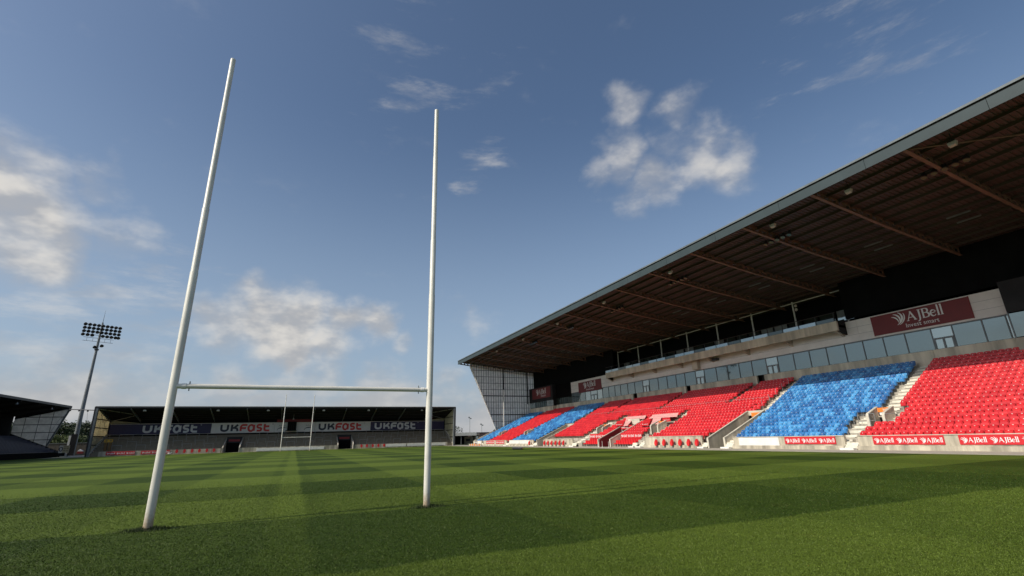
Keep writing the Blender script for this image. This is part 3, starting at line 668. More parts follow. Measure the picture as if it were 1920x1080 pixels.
# ---- gable at the far end: ribbed translucent sheeting with rails
gt = lambda x: und(x)-.1
GY = 100.35
nx = 54; sheets = 0
def gfoot(x): return 2.6+(x-44.9)*.39 if x > 44.9 else 2.6+(44.9-x)*(18.4-2.6)/(44.9-37.8)
rails = [2.4, 3.9, 5.45, 7.05, 8.65, 10.1, 11.6, 13.15, 14.7, 16.25, 17.8]
m = MB(); xs = [37.8+.36*k for k in range(58)]
for xa, xb in zip(xs[:-1], xs[1:]):
    if xb > 58.5: break
    za, zb = max(gfoot(xa), 2.6), max(gfoot(xb), 2.6)
    ta, tb = gt(xa), gt(xb)
    if za > ta and zb > tb: continue
    xm = xa+.22
    zm = max(gfoot(xm), 2.6); tm = gt(xm)
    m.face([(xa, GY, min(za, ta)), (xm, GY, zm), (xm, GY, tm), (xa, GY, ta)])
    m.face([(xm, GY, zm), (xm+.04, GY-.09, zm), (xm+.04, GY-.09, tm), (xm, GY, tm)])
    m.face([(xm+.04, GY-.09, zm), (xb-.02, GY-.09, zb), (xb-.02, GY-.09, tb), (xm+.04, GY-.09, tm)])
    m.face([(xb-.02, GY-.09, zb), (xb, GY, zb), (xb, GY, tb), (xb-.02, GY-.09, tb)])
GB = put('gable_sheeting', m, 'gable_sheet', MS, fix=False)
for k, z in enumerate(rails):
    heavy = k in (3, 6)
    xl = 44.9-(z-2.6)*7.1/15.8 if z > 2.6 else 44.9
    xr = min(58.4, 44.9+(z-2.6)/.39) if z > 2.6 else 45.2
    xl += .1
    if xr-xl < .3: continue
    h = .10 if heavy else .035
    m = MB(); m.box(xl, xr, GY-.22, GY-.10, z-h, z+h); put('gable_rail', m, 'dark_clad', GB)
for k in range(32):
    x = 38.2+.64*k
    zb = max(gfoot(x), 2.6)
    if x > 58.3 or gt(x)-zb < .5: continue
    m = MB(); m.box(x, x+.07, GY-.16, GY-.092, zb, gt(x)); put('gable_rib', m, 'charcoal', GB)
m = MB(); m.bar((38.0, GY-.25, 18.6), (45.0, GY-.25, 2.2), .22, .16); put('raking_post', m, 'white_paint', GB)
m = MB(); m.tube([(46.5, GY-.4, 3.2), (46.6, GY-.4, 13.1)], .10, 8); put('gable_post', m, 'white_paint', GB)
m = MB(); m.box(46.48, 46.72, GY-.5, GY-.3, 13.1, 18.2); put('gable_post', m, 'dark_clad', GB)
m = MB(); m.box(53.1, 53.3, GY-.5, GY-.3, 9.6, 17.6); put('gable_post', m, 'dark_clad', GB)
# end parapet climbing with the terracing
m = MB(); m.prism([(39.0, 0), (39.0, 1.0), (39.4, 1.25), (54.6, 8.0), (54.6, 0)], 'y', Y1-.02, Y1+.2); put('end_parapet', m, 'concrete_band', MS)
m = MB(); m.tube([(44.0, Y1-.1, 3.35), (54.5, Y1-.1, 8.1)], .06, 6); put('parapet_rail', m, 'dark_clad', MS)
m = MB(); m.box(39.2, 58.9, Y0-.2, Y0-.05, 0, 13); put('end_wall', m, 'concrete_band', MS)
# lights and speakers that hang from the roof
def hung_lamp(x, y, i):
    t = thing('floodlight', (x, y, und(x)-.95), 'small pale floodlight hanging behind the grandstand fascia, %s' % i, 'floodlight', 'floodlights behind the grandstand fascia')
    z = und(x)
    m = MB(); m.tube([(x, y, z-.05), (x, y, z-.62)], .03, 6); m.box(x-.14, x+.14, y-.2, y+.2, z-.68, z-.6); put('bracket', m, 'lamp_black', t)
    m = MB(); m.mesh8([(x-.20, y-.19, z-.95), (x+.02, y-.19, z-1.02), (x+.02, y+.19, z-1.02), (x-.20, y+.19, z-.95), (x-.16, y-.24, z-.70), (x+.12, y-.24, z-.70), (x+.12, y+.24, z-.70), (x-.16, y+.24, z-.70)]); put('housing', m, 'lamp_white', t)
ordw = ['nearest the camera', 'second from the camera', 'third from the camera', 'fourth from the camera', 'fifth from the camera', 'sixth from the camera', 'seventh from the camera', 'last before the far gable']
for k, j in enumerate([0, 1, 2, 4, 6, 8, 10, 12]):
    hung_lamp(36.6, 2.38+6.56*j-1.9, ordw[k])
def speaker_cluster(x, y, n, i):
    t = thing('speaker_cluster', (x, y, und(x)-.7), 'row of dark round horn speakers under the grandstand roof, %s' % i, 'speakers', 'speaker rows under the grandstand roof')
    m = MB(); m.bar((x, y-1.3, und(x)-.35), (x, y+1.9, und(x)-.35), .08); put('mounting_bar', m, 'lamp_black', t)
    for k in range(n):
        yy = y-1.1+.62*k
        m = MB(); m.tube([(x, yy, und(x)-.36), (x, yy, und(x)-.50), (x-.05, yy, und(x)-.62), (x-.12, yy, und(x)-.78)], [.10, .16, .20, .23], 10); h = put('horn', m, 'lamp_black', t, smooth=True)
        m = MB(); m.tube([(x-.12, yy, und(x)-.785), (x-.125, yy, und(x)-.80)], [.19, .19], 10); put('lens', m, 'green_lens', h)
for k, (x, j) in enumerate([(39.3, 0), (39.3, 2), (39.3, 4), (40.0, 6), (39.8, 8), (39.6, 10)]): speaker_cluster(x, 2.38+6.56*j-.3, 5, ordw[k])
t = thing('wall_lamp', (56.3, 26.4, 16.2), 'pair of round white lamps fixed on a column above the balcony', 'lamp')
for z in (16.1, 16.6):
    m = MB(); m.tube([(56.4, 26.55, z), (56.2, 26.55, z), (56.15, 26.55, z)], [.10, .2, .18], 12); put('lamp_head', m, 'lamp_white', t, smooth=True)
m = MB(); m.bar((56.5, 27.0, 16.35), (56.4, 26.5, 16.35), .06); put('arm', m, 'lamp_black', t)
# ------------------------------------------------------------------ seats
def seat_meshes(material):
    b = MB(); c = .045
    # back: a slab with rounded top corners, leaning back
    poly = [(-.215, .36), (-.225, .70), (-.20, .79), (-.14, .82), (.14, .82), (.20, .79), (.225, .70), (.215, .36)]
    lean = lambda z: .02+(z-.36)*.22
    k = len(b.v); n = len(poly)
    for d in (0, c):
        for (y, z) in poly: b.v.append((lean(z)+d, y, z))
    b.f.append(tuple(range(k, k+n))); b.mi.append(0); b.f.append(tuple(range(k+2*n-1, k+n-1, -1))); b.mi.append(0)
    for i in range(n): b.f.append((k+i, k+(i+1) % n, k+n+(i+1) % n, k+n+i)); b.mi.append(0)
    p = MB()
    # tipped-up seat pan in front of the back
    p.mesh8([(-.10, -.20, .33), (-.01, -.20, .31), (-.01, .20, .31), (-.10, .20, .33), (-.075, -.205, .63), (.03, -.205, .68), (.03, .205, .68), (-.075, .205, .63)])
    p.mesh8([(-.13, -.15, .36), (-.095, -.17, .35), (-.095, .17, .35), (-.13, .15, .36), (-.11, -.15, .58), (-.08, -.17, .61), (-.08, .17, .61), (-.11, .15, .58)])
    l = MB(); l.box(.0, .06, -.235, -.2, .0, .45); l.box(.0, .06, .2, .235, .0, .45); l.box(0, .05, -.2, .2, .30, .34)
    q = MB(); q.box(-.082, -.060, -.030, .030, .640, .675)
    return b, p, l, q
SEATS = []      # (y, row, colour)
red_rows, blue_rows = [], []
P = .475
def fill(i, ya, yb, colr, pan=0):
    if yb-ya < P*.8: return
    n = int((yb-ya)/P+.02)
    for (a, b) in spans(ya, yb, cuts(i)):
        k = int((b-a)/P+.05)
        for j in range(k): SEATS.append((b-P*(j+.5), i, colr))
for i in range(ROWS):
    # right-hand red block
    e = 12.2 if i < 2 else (11.9 if i < 3 else (10.75 if i < 7 else lin(i, 11.7, 12.9, 7, 19)))
    fill(i, -5.0, e, 'r')
    # blue block
    s = 13.15 if i < 2 else (13.95 if i < 6 else lin(i, 13.0, 14.0, 6, 19))
    fill(i, s, lin(i, 23.95, 24.7, 0, 9) if i < 9 else lin(i, 24.8, 26.2, 9, 19), 'b')
    if i < 11:
        fill(i, 27.2 if i > 1 else 27.95, lin(i, 37.3, 37.5, 0, 10) if i not in range(2, 9) else 36.8, 'r')
        if i == 8 or i == 9 or i == 10: fill(i, 26.0, 27.2, 'r')
        if i > 1: fill(i, 38.7 if i > 7 else 40.15, 44.45, 'r')
        if i > 7: fill(i, 44.5, 47.5, 'r')
        if i > 1: fill(i, 47.55, 50.3, 'r'); fill(i, 54.5 if i < 9 else 52.5, lin(i, 63.95, 65.0, 0, 10), 'r')
        fill(i, 52.5, 52.95, 'r')
    elif i > 11:
        ys_ = [lin(i, 26.2, 27.2, 9, 19), 31.95, 32.8, 44.95, 45.85, 57.95, 58.85, lin(i, 65.1, 66.0, 12, 19)]
        for a in range(0, 8, 2): fill(i, ys_[a], ys_[a+1], 'r')
    else: fill(i, 26.3, 64.6, 'r')
    # far blue, far red, last blue
    if i < 9: fill(i, 68.4, lin(i, 79.2, 78.4, 0, 9), 'b'); fill(i, 66.8, 67.15, 'b')
    else: fill(i, lin(i, 66.3, 67.0, 9, 19), lin(i, 78.3, 77.3, 9, 19), 'b')
    fill(i, lin(i, 80.4, 78.4), 90.5 if i > 7 else 91.8, 'r')
    fill(i, 92.75 if i < 9 else lin(i, 91.6, 92.1, 9, 19), 100.2 if i < 6 else 99.9, 'b')
vis = []
for sq in SEATS:
    y, i, c = sq; px, py, z = pix((rx(i)+.45, y, rz_(i)+.5))
    if 0 < px < 1925 and z > 0: vis.append((z, sq))
vis.sort(); singles = set(id(q) for _, q in vis[:300])
random.seed(11)
protos = {}
for c, ms in (('r', REDS), ('b', BLUES)):
    for k, mt in enumerate(ms):
        b, p, l, q = seat_meshes(mt)
        protos[(c, k)] = (b.mesh('backrest', [mt]), p.mesh('seat_pan', [mt]), l.mesh('bracket', ['galv']), q.mesh('number_plate', ['white_board']))
rowname = ['front', 'second', 'third', 'fourth', 'fifth', 'sixth', 'seventh', 'eighth', 'ninth', 'tenth', 'eleventh', 'twelfth', 'thirteenth', 'fourteenth', 'fifteenth', 'sixteenth', 'seventeenth', 'eighteenth', 'nineteenth', 'top']
rank = {}
for c in 'rb':
    for i in range(ROWS):
        row = sorted([q for q in SEATS if q[1] == i and q[2] == c and id(q) in singles], key=lambda q: -q[0] if c == 'r' else q[0])
        for k, q in enumerate(row): rank[id(q)] = k+1
rest = {'r': MB(), 'b': MB()}
bb, pp, ll, qq = seat_meshes('x')
def add(dst, src, x, y, z, mi, jig):
    k = len(dst.v); dst.v += [(x+a, y+b_, z+c_+jig*0) for a, b_, c_ in src.v]
    dst.f += [tuple(k+t_ for t_ in f_) for f_ in src.f]; dst.mi += [mi]*len(src.f)
for sq in SEATS:
    y, i, c = sq
    ms = REDS if c == 'r' else BLUES
    k = random.randrange(len(ms)); x, z = rx(i)+.42, rz_(i)+.003
    if id(sq) in singles:
        me = protos[(c, k)]
        o = bpy.data.objects.new('stadium_chair', None); COL.objects.link(o); o.location = (x, y, z); o.empty_display_size = .1
        if c == 'r': tag(o, 'red tip-up seat, %s row of right-hand red block, %s from aisle' % (rowname[i], ordinal(rank[id(sq)])), 'seat', 'red seats of the right-hand block')
        else: tag(o, 'blue tip-up seat, %s row of big blue block, %s from right aisle' % (rowname[i], ordinal(rank[id(sq)])), 'seat', 'blue seats of the big block')
        for mm, nm in zip(me, ('backrest', 'seat_pan', 'bracket', 'number_plate')):
            ch = bpy.data.objects.new(nm, mm); COL.objects.link(ch); ch.parent = o
    else:
        d = rest[c]; nb = len(ms)
        add(d, bb, x, y, z, k, 0); add(d, pp, x, y, z, k, 0)
        if y < 46: add(d, qq, x, y, z, nb, 0)
put('stadium_seats', rest['r'], REDS+['white_board'], label='mass of red tip-up seats filling the rest of the grandstand rows', cat='seats', kind='stuff', fix=False)
put('stadium_seats', rest['b'], BLUES+['white_board'], label='mass of blue tip-up seats filling the rest of the grandstand rows', cat='seats', kind='stuff', fix=False)
# dugout seats: two rows each side of the players' tunnel
def dug_seat(x, y, z, lab, grp):
    t = thing('dugout_seat', (x, y, z), lab, 'seat', grp)
    b = MB(); b.box(x-.02, x+.08, y-.24, y+.24, z+.35, z+.82); put('backrest', b, REDS[0], t)
    b = MB(); b.box(x-.42, x-.02, y-.23, y+.23, z+.32, z+.44); put('seat_pan', b, REDS[2], t)
    b = MB(); b.box(x-.3, x-.1, y-.05, y+.05, z, z+.32); put('pedestal', b, 'galv', t)
for (a, b, sd_) in ((39.9, 44.4, 'right of the red players tunnel'), (47.65, 52.2, 'left of the red players tunnel')):
    for j, (x, z) in enumerate(((39.75, .05), (40.5, .26))):
        for k in range(int((b-a)/.55)):
            dug_seat(x, a+.3+.55*k, z, 'red dugout seat in %s row, %s from right, %s' % (('front', 'rear')[j], ordinal(k+1), sd_), 'dugout seats %s, %s row' % (sd_, ('front', 'rear')[j]))
# pitchside seats fixed on the front walls
def pitch_seat(x, y, lab, grp, face=-1):
    t = thing('pitchside_seat', (x, y, 0), lab, 'seat', grp)
    pol = [(.25*math.cos(a), .60+.36*math.sin(a)) for a in [2*PI*q/14 for q in range(14)]]
    b = MB()
    if face == -1:
        b.prism([(y+p, z) for p, z in pol], 'x', x+.02, x+.09); q = MB(); q.prism([(y+p*.82, z*.8+.02) for p, z in pol], 'x', x-.10, x-.02); l = MB(); l.box(x-.02, x+.06, y-.04, y+.04, 0, .34); l.box(x-.05, x+.10, y-.15, y+.15, 0.013, .05)
    else:
        b.prism([(x+p, z) for p, z in pol], 'y', y+.02, y+.09); q = MB(); q.prism([(x+p*.82, z*.8+.02) for p, z in pol], 'y', y-.10, y-.02); l = MB(); l.box(x-.04, x+.04, y-.02, y+.06, 0, .34); l.box(x-.15, x+.15, y-.05, y+.10, 0.013, .05)
    put('backrest', b, REDS[1], t); put('seat_pan', q, REDS[2], t); put('pedestal', l, 'galv', t)
nth = ['first', 'second', 'third', 'fourth', 'fifth', 'sixth']
for k, y in enumerate((34.4, 33.05, 31.75, 30.45, 29.15, 27.95)): pitch_seat(38.55, y+.3, 'round-backed red seat on the grandstand wall right of the tunnel, %s from the left' % nth[k], 'six pitchside seats right of the tunnel')
for k, y in enumerate((62.9, 61.6, 60.3, 58.95, 57.65, 56.4)): pitch_seat(38.55, y+.3, 'round-backed red seat on the grandstand wall left of the tunnel, %s from the left' % nth[k], 'six pitchside seats left of the tunnel')
pitch_seat(38.55, 69.2, 'lone round-backed red seat beside white boards on the grandstand wall', 'lone pitchside seat')
for k, x in enumerate((-22.39, -21.05, -19.7, -18.4, -17.05, -15.75)): pitch_seat(x, 110.6, 'red seat fixed along the left front wall of the far terrace, %s from the left' % nth[k], 'six red seats on the far terrace wall, left side', 0)
for k, x in enumerate((14.35, 15.6, 16.95, 18.25, 19.6)): pitch_seat(x, 110.6, 'red seat fixed along the right front wall of the far terrace, %s from the left' % nth[k], 'five red seats on the far terrace wall, right side', 0)
# ------------------------------------------------------------------ signs on the grandstand
def board_west(name, x, ya, yb, z0, z1, m, label, cat='advertising board', group=None, t=.05):
    """board on a face looking -x; ya > yb (left to right as seen)"""
    r = thing(name, (x, (ya+yb)/2, z0), label, cat, group)
    b = MB(); b.box(x-t, x, yb, ya, z0, z1); put('panel', b, m, r); return r
def aj_board(x, ya, yb, z0, z1, label, n=3, m='red_board', pm='white_print'):
    r = board_west('advertising_board', x, ya, yb, z0, z1, m, label)
    L = abs(ya-yb)/n; h = (z1-z0)*.50
    hh = min(h, L/5.25)
    for k in range(n):
        ink = Ink((x-.05, ya-L*k-(L-hh*4.75)/2, z0+(z1-z0)*.24), (0, -4.2/4.2, 0), WEST_U)
        ajbell(ink, 0, 0, hh); ink.build('lettering', pm, r)
    return r
aj_board(38.975, 10.94, 6.52, .40, 1.0, 'red board reading AJBell three times, below the right red seats')
aj_board(38.975, 5.72, 1.25, .40, 1.0, 'red AJBell board cut off by the right edge of the photo')
aj_board(38.975, 18.19, 13.73, .42, 1.0, 'red board reading AJBell three times, below the big blue block')
r = board_west('blank_board', 38.975, 23.1, 18.78, .30, .98, 'white_board', 'blank white board on the wall left of the red board below the blue block'); 
b = MB(); b.box(38.915, 38.925, 18.82, 23.06, .34, .94); put('face', b, 'white_paint', r)
for ya, yb, lb in ((79.2, 74.4, 'left'), (74.3, 69.7, 'right')):
    r = board_west('blank_board', 38.975, ya, yb, .42, 1.03, 'white_board', 'blank white board below the far blue seats, %s one of the pair' % lb)
    b = MB(); b.box(38.915, 38.925, yb+.04, ya-.04, .46, .99); put('face', b, 'white_paint', r)
aj_board(38.975, 92.19, 87.36, .40, 1.0, 'small far red AJBell board, left one below the far red seats')
aj_board(38.975, 86.29, 81.83, .40, 1.0, 'small far red AJBell board, right one below the far red seats')
r = board_west('blank_board', 38.975, 97.8, 95.6, .36, .98, 'white_board', 'small blank white board at the far foot of the grandstand')
b = MB(); b.box(38.915, 38.925, 95.64, 97.76, .4, .94); put('face', b, 'white_paint', r)
r = board_west('banner', 38.975, 100.1, 98.2, .36, .98, 'white_board', 'small board with dark bands at the far end of the front wall', 'banner')
b = MB(); b.box(38.915, 38.925, 98.3, 100.0, .74, .92); b.box(38.915, 38.925, 98.3, 100.0, .42, .58); put('print', b, 'print_navy', r)
# big sponsor sign near the right edge
r = board_west('sponsor_sign', XF-.02, 17.55, 9.25, 10.82, 12.82, 'red_sign', 'big dark red AJBell Invest smart sign above the right windows', 'sign', None, .08)
ink = Ink((XF-.10, 15.62, 11.68), WEST_R, WEST_U); ajbell(ink, -.05, 0, .93); ink.build('lettering', 'sign_white', r)
sans('Invest smart', (XF-.10, 14.58, 11.08), WEST_R, WEST_U, .40, 'sign_white', r, 'slogan')
b = MB(); b.box(XF-.115, XF-.0, 9.19, 9.248, 10.80, 12.84); b.box(XF-.115, XF-.0, 17.552, 17.61, 10.80, 12.84); put('frame', b, 'red_dark', r)
r = board_west('sponsor_sign', XF-.02, 77.45, 68.8, 10.35, 12.46, 'red_sign', 'smaller distant red AJBell Invest smart sign on pale panels', 'sign', None, .08)
ink = Ink((XF-.10, 75.6, 11.25), WEST_R, WEST_U); ajbell(ink, 0, 0, 1.02); ink.build('lettering', 'sign_white', r)
sans('Invest smart', (XF-.10, 74.4, 10.62), WEST_R, WEST_U, .42, 'sign_white', r, 'slogan')
r = board_west('stadium_sign', XB-.02, 98.3, 88.7, 10.55, 13.0, 'red_sign', 'red AJBell Stadium sign on the dark end block', 'sign', None, .08)
ink = Ink((XB-.10, 96.3, 11.55), WEST_R, WEST_U); ajbell(ink, 0, 0, 1.15); ink.build('lettering', 'sign_white', r)
sans('STADIUM', (XB-.10, 93.6, 10.85), WEST_R, WEST_U, .42, 'sign_white', r, 'slogan')
# boards behind the dugouts and seat-cover banners by the tunnel
aj_board(40.73, 44.4, 39.9, 1.10, 1.78, 'red AJBell board behind the dugout right of the tunnel')
aj_board(40.73, 52.25, 47.6, 1.12, 1.78, 'red AJBell board behind the dugout left of the tunnel')
def drape(name, ia, a0, a1, ib, b0, b1, m, label, cat, txt=False):
    """sheet lying over the seat backs: y a0..a1 at row ia, b0..b1 at row ib above it"""
    r = thing(name, (X0+DX*ia, (a0+a1)/2, Z0+DZ_*ia), label, cat); b = MB()
    xa, xb = X0+DX*ia+.40, X0+DX*ib+.50; za, zb = Z0+DZ_*ia+.86, Z0+DZ_*ib+.90; n = 6; H = (0, 0, .018)
    for k in range(n):
        q = []
        for u in (k/n, (k+1)/n):
            sg = .035*math.sin(u*9); q.append([(xa+(xb-xa)*u, y0+(y1-y0)*u, za+(zb-za)*u+sg) for y0, y1 in ((a0, b0), (a1, b1))])
        lo = [q[0][0], q[0][1], q[1][1], q[1][0]]
        b.mesh8(lo+[(p[0], p[1], p[2]+.02) for p in lo])
    put('sheet', b, m, r)
    if txt:
        d = Vector((xb-xa, (b0+b1-a0-a1)/2, zb-za)).normalized(); hh = abs(a1-a0)/6.0
        ink = Ink((xa+d.x*.25, a1-.1+d.y*.25, za+d.z*.25+.07), WEST_R, tuple(d), .03); ajbell(ink, 0, 0, hh); ink.build('lettering', 'white_print', r)
    return r
drape('seat_cover', 6.7, 44.0, 48.3, 8.0, 44.9, 49.8, 'pink_sheet', 'pale pink sheet laid along the gangway left of the tunnel', 'cover')
drape('seat_cover', 6.6, 37.4, 43.0, 8.0, 38.3, 43.4, 'pink_sheet', 'pale pink sheet laid along the gangway right of the tunnel', 'cover')
drape('seat_cover', 4.0, 45.3, 46.3, 6.4, 46.7, 48.2, 'pink_sheet', 'narrow pale pink sheet running down the rows left of the tunnel', 'cover')
drape('seat_cover', 4.0, 38.8, 40.3, 6.4, 40.3, 42.0, 'pink_sheet', 'narrow pale pink sheet running down the rows right of the tunnel', 'cover')
drape('seat_banner', 4.1, 46.5, 48.4, 6.3, 48.4, 50.3, 'red_board', 'red AJBell seat banner at the left of the pink sheets', 'banner', True)
drape('seat_banner', 3.6, 40.4, 42.0, 6.0, 42.1, 43.6, 'red_board', 'red AJBell seat banner between the two narrow pink sheets', 'banner', True)
drape('seat_banner', 4.9, 37.2, 38.7, 6.3, 38.6, 40.1, 'red_board', 'red AJBell seat banner at the right of the pink sheets', 'banner', True)
# players' tunnel
t = thing('players_tunnel', (41, 46, 0), 'dark red players tunnel with canopy in the middle of the grandstand', 'tunnel')
m = MB(); m.box(39.1, 45.2, 44.605, 44.66, .03, .899); m.prism([(39.1, .9), (39.4, 1.14), (45.2, 3.55), (45.2, .9)], 'y', 44.605, 44.66); put('side_lining', m, 'red_dark', t)
m = MB(); m.box(39.1, 45.2, 47.29, 47.345, .03, .899); m.prism([(39.1, .9), (39.4, 1.14), (45.2, 3.55), (45.2, .9)], 'y', 47.29, 47.345); put('side_lining', m, 'red_dark', t)
m = MB(); m.mesh8([(43.0, 44.67, 2.35), (45.2, 44.67, 2.95), (45.2, 47.28, 2.95), (43.0, 47.28, 2.35), (43.0, 44.67, 2.42), (45.2, 44.67, 3.02), (45.2, 47.28, 3.02), (43.0, 47.28, 2.42)]); put('canopy', m, 'red_board', t)
m = MB(); m.box(42.93, 42.99, 44.67, 47.28, 2.3, 2.85); cp = put('canopy_front', m, 'red_board', t)
m = MB(); m.box(44.3, 44.42, 44.67, 47.28, 2.95, 3.72); put('head_wall', m, 'concrete_light', t)
sans('AJBell AJBell', (42.92, 47.1, 2.46), WEST_R, WEST_U, .22, 'white_print', t)
for y in (44.8, 47.15): 
    m = MB(); m.tube([(43.0, y, .02), (43.0, y, 2.35)], .04, 6); put('canopy_post', m, 'white_paint', t)
ink = Ink((40.9, 47.288, .75), (1, 0, 0), (0, 0, 1)); ajbell(ink, 0, 0, .55); ink.build('lettering', 'sign_white', t)
for k, (y, h) in enumerate(((45.0, .75), (46.3, .8), (47.0, .7))):
    r = thing('line_flag', (38.3, y-1.0+k*.2, 0), 'small white flag stick standing before the players tunnel, %s one' % ('right', 'middle', 'left')[k], 'flag', 'flag sticks before the tunnel')
    yy = y-1.0+k*.2
    m = MB(); m.tube([(38.3, yy, .01), (38.3, yy, h)], .02, 6); put('stick', m, 'white_paint', r)
    m = MB(); m.tube([(38.3, yy, .012), (38.3, yy, .05)], [.14, .10], 10); put('foot', m, 'white_board', r)
# wayfinding signs over the vomitories and the right ramp
def way_sign(x, ya, yb, z0, z1, lab, txt='WEST'):
    r = board_west('wayfinding_sign', x, ya, yb, z0, z1, 'orange', lab, 'sign'); w_ = ya-yb; h = z1-z0
    if txt: sans(txt, (x-.05, ya-w_*.42, z0+h*.60), WEST_R, WEST_U, h*.26, 'white_print', r)
    b = MB(); b.box(x-.058, x-.0505, yb+.01, ya-.01, z0+.01, z0+h*.46); put('symbol_strip', b, 'lamp_black', r)
    b = MB()
    for k in range(3):
        y = ya-w_*(.22+.28*k); b.box(x-.066, x-.0585, y-w_*.09, y+w_*.09, z0+h*.07, z0+h*.40)
    put('symbols', b, 'white_print', r)
for k, (a, b, rr, q) in enumerate(VOMS):
    xe = rx(q+1)-.35-.125; zf = rz_(rr)
    way_sign(xe, b-.2, a+.2, zf+.95, zf+1.58, 'orange and white sign over the stair opening %s' % ['beside the big blue block', 'right of the pink sheets', 'left of the pink sheets', 'in the far red block', 'in the far end blue block'][k], 'WEST' if k == 0 else None)
way_sign(rx(8)-.004, 26.55, 25.4, 2.75, 3.5, 'orange sign at the head of the ramp left of the blue block', None)
# barrier stack and roller mat by the far corner
t = thing('crowd_barrier', (38.1, 97, 0), 'low row of orange and cream barrier rails lying by the far corner', 'barrier')
for k in range(11):
    y = 93.0+.75*k; m = MB(); m.box(37.9, 38.25, y, y+.55, .013, .30+.08*(k % 3)); put('rail_panel', m, 'orange' if k % 2 else 'concrete_light', t)
m = MB()
for k in range(10):
    a = 2*PI*k/10
m.tube([(27.2, 50.6, .16), (27.5, 48.2, .16)], .15, 12); m2 = MB(); m2.tube([(27.17, 50.8, .16), (27.53, 48.0, .16)], .05, 8)
t = thing('pitch_roller', (27.3, 49.4, 0), 'dark rolled mat lying on the grass before the grandstand', 'roll'); put('roll', m, 'lamp_black', t, smooth=True); put('core', m2, 'brown', t)
# ------------------------------------------------------------------ END STAND (far covered terrace)
ES = thing('end_terrace', (0, 115, 0), 'low covered standing terrace behind the far goal with sponsor hoardings', 'stand')
EX0, EX1, EY = -37.1, 37.1, 111.0
TUN = [(-14.2, -11.2), (9.2, 12.4)]
for i in range(10):
    for a, b in spans(EX0, EX1, [(p-.25, q+.25) for p, q in TUN] if i < 6 else []):
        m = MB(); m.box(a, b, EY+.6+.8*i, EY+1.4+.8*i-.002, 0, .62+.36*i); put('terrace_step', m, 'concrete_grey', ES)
for a, b in ((EX0+1.7, -14.6), (-10.9, 8.9), (12.8, EX1-1.7)):
    m = MB(); m.box(a, b, EY-.1, EY+.12, 0, .92); put('front_wall', m, 'concrete_wall', ES)
for a, b in TUN:
    for x in (a-.22, b):
        m = MB(); m.prism([(EY-.2, 0), (EY-.2, 1.0), (EY+.5, 1.3), (EY+5.4, 3.1), (EY+5.4, 0)], 'x', x, x+.22); put('tunnel_wall', m, 'concrete', ES)
    m = MB(); m.box(a, b, EY+4.9, EY+5.1, 0, 2.0); put('tunnel_mouth_dark', m, 'black', ES)  # black slab closing the tunnel, painted as its unlit inside
    m = MB(); m.box(a, b, EY+4.8, EY+5.39, 2.0, 3.3); lt = put('tunnel_lintel', m, 'charcoal', ES)
    m = MB(); m.box(a+.4, b-.4, EY+4.74, EY+4.796, 2.3, 2.75); put('sign_panel', m, 'red_dark', lt)
    m = MB(); m.tube([(b+.1, EY-.15, 0), (b+.1, EY-.15, 1.2), (b+.1, EY+1.5, 1.9)], .05, 6); put('handrail', m, 'white_paint', ES)
m = MB()
for i in (1, 3, 5, 7):
    for k in range(37):
        x = EX0+1.2+2.0*k
        if any(p-.6 < x < q+.6 or p-.6 < x+1.6 < q+.6 for p, q in TUN): continue
        y, z = EY+.65+.8*i, .62+.36*i
        if k % 2 == i//2 % 2: continue
        m.tube([(x, y, z), (x, y, z+1.05)], .025, 5); m.tube([(x+1.6, y, z), (x+1.6, y, z+1.05)], .025, 5); m.tube([(x, y, z+1.05), (x+1.6, y, z+1.05)], .03, 5)
put('crush_barriers', m, 'galv', ES, kind='stuff')
m = MB(); m.box(EX0, EX1, EY+8.6, EY+8.9, 0, 7.3); put('back_wall', m, 'dark_clad', ES)
for (a, b) in ((EX0+.1, -31.8), (31.8, EX1-.1)):
    m = MB(); m.prism([(a, 6.62), (a, 7.25), (b, 6.66), (b, 6.62)] if a < 0 else [(b, 6.62), (b, 7.25), (a, 6.66), (a, 6.62)], 'y', EY+8.4, EY+8.58); put('light_sheet', m, 'gable_cream', ES)
# roof
er = lambda y: 9.35-(y-EY)*.235
m = MB(); m.prism([(EY-.25, 9.30), (EY-.25, 9.62), (EY+9.2, 7.60), (EY+9.2, er(EY+9.2)+.05)], 'x', EX0-.3, EX1+.3); ER = put('roof', m, 'roof_black', ES)
m = MB(); m.box(EX0-.35, EX1+.35, EY-.33, EY-.255, 9.30, 9.52); put('fascia', m, 'lamp_black', ER)
m = MB(); m.box(EX0-.3, EX1+.3, EY-.33, EY-.1, 9.625, 9.68); put('roof_edge', m, 'white_paint', ER)
for k in range(6):
    y = EY+.8+1.4*k; m = MB(); m.box(EX0, EX1, y, y+.1, er(y)-.28, er(y)-.06); put('purlin', m, 'charcoal', ER)
for k in range(11):
    x = -38.6+7*k
    if x < EX0: x = EX0+.2
    if x > EX1: x = EX1-.2
    m = MB(); m.prism([(EY-.1, 9.28), (EY-.1, 9.0), (EY+8.5, er(EY+8.5)-.62), (EY+8.5, er(EY+8.5))], 'x', x-.07, x+.07); put('rafter', m, 'steel_grey', ER)
for xa, xb in ((EX0+.3, -31.6), (EX1-.3, 30.9)):
    m = MB(); m.tube([(xa, EY+8.3, 7.0), (xb, EY+4.5, 8.1)], .07, 6); m.tube([(xa, EY+.2, 9.1), (xb, EY+4, 8.2)], .07, 6); put('wind_brace', m, 'galv', ER)
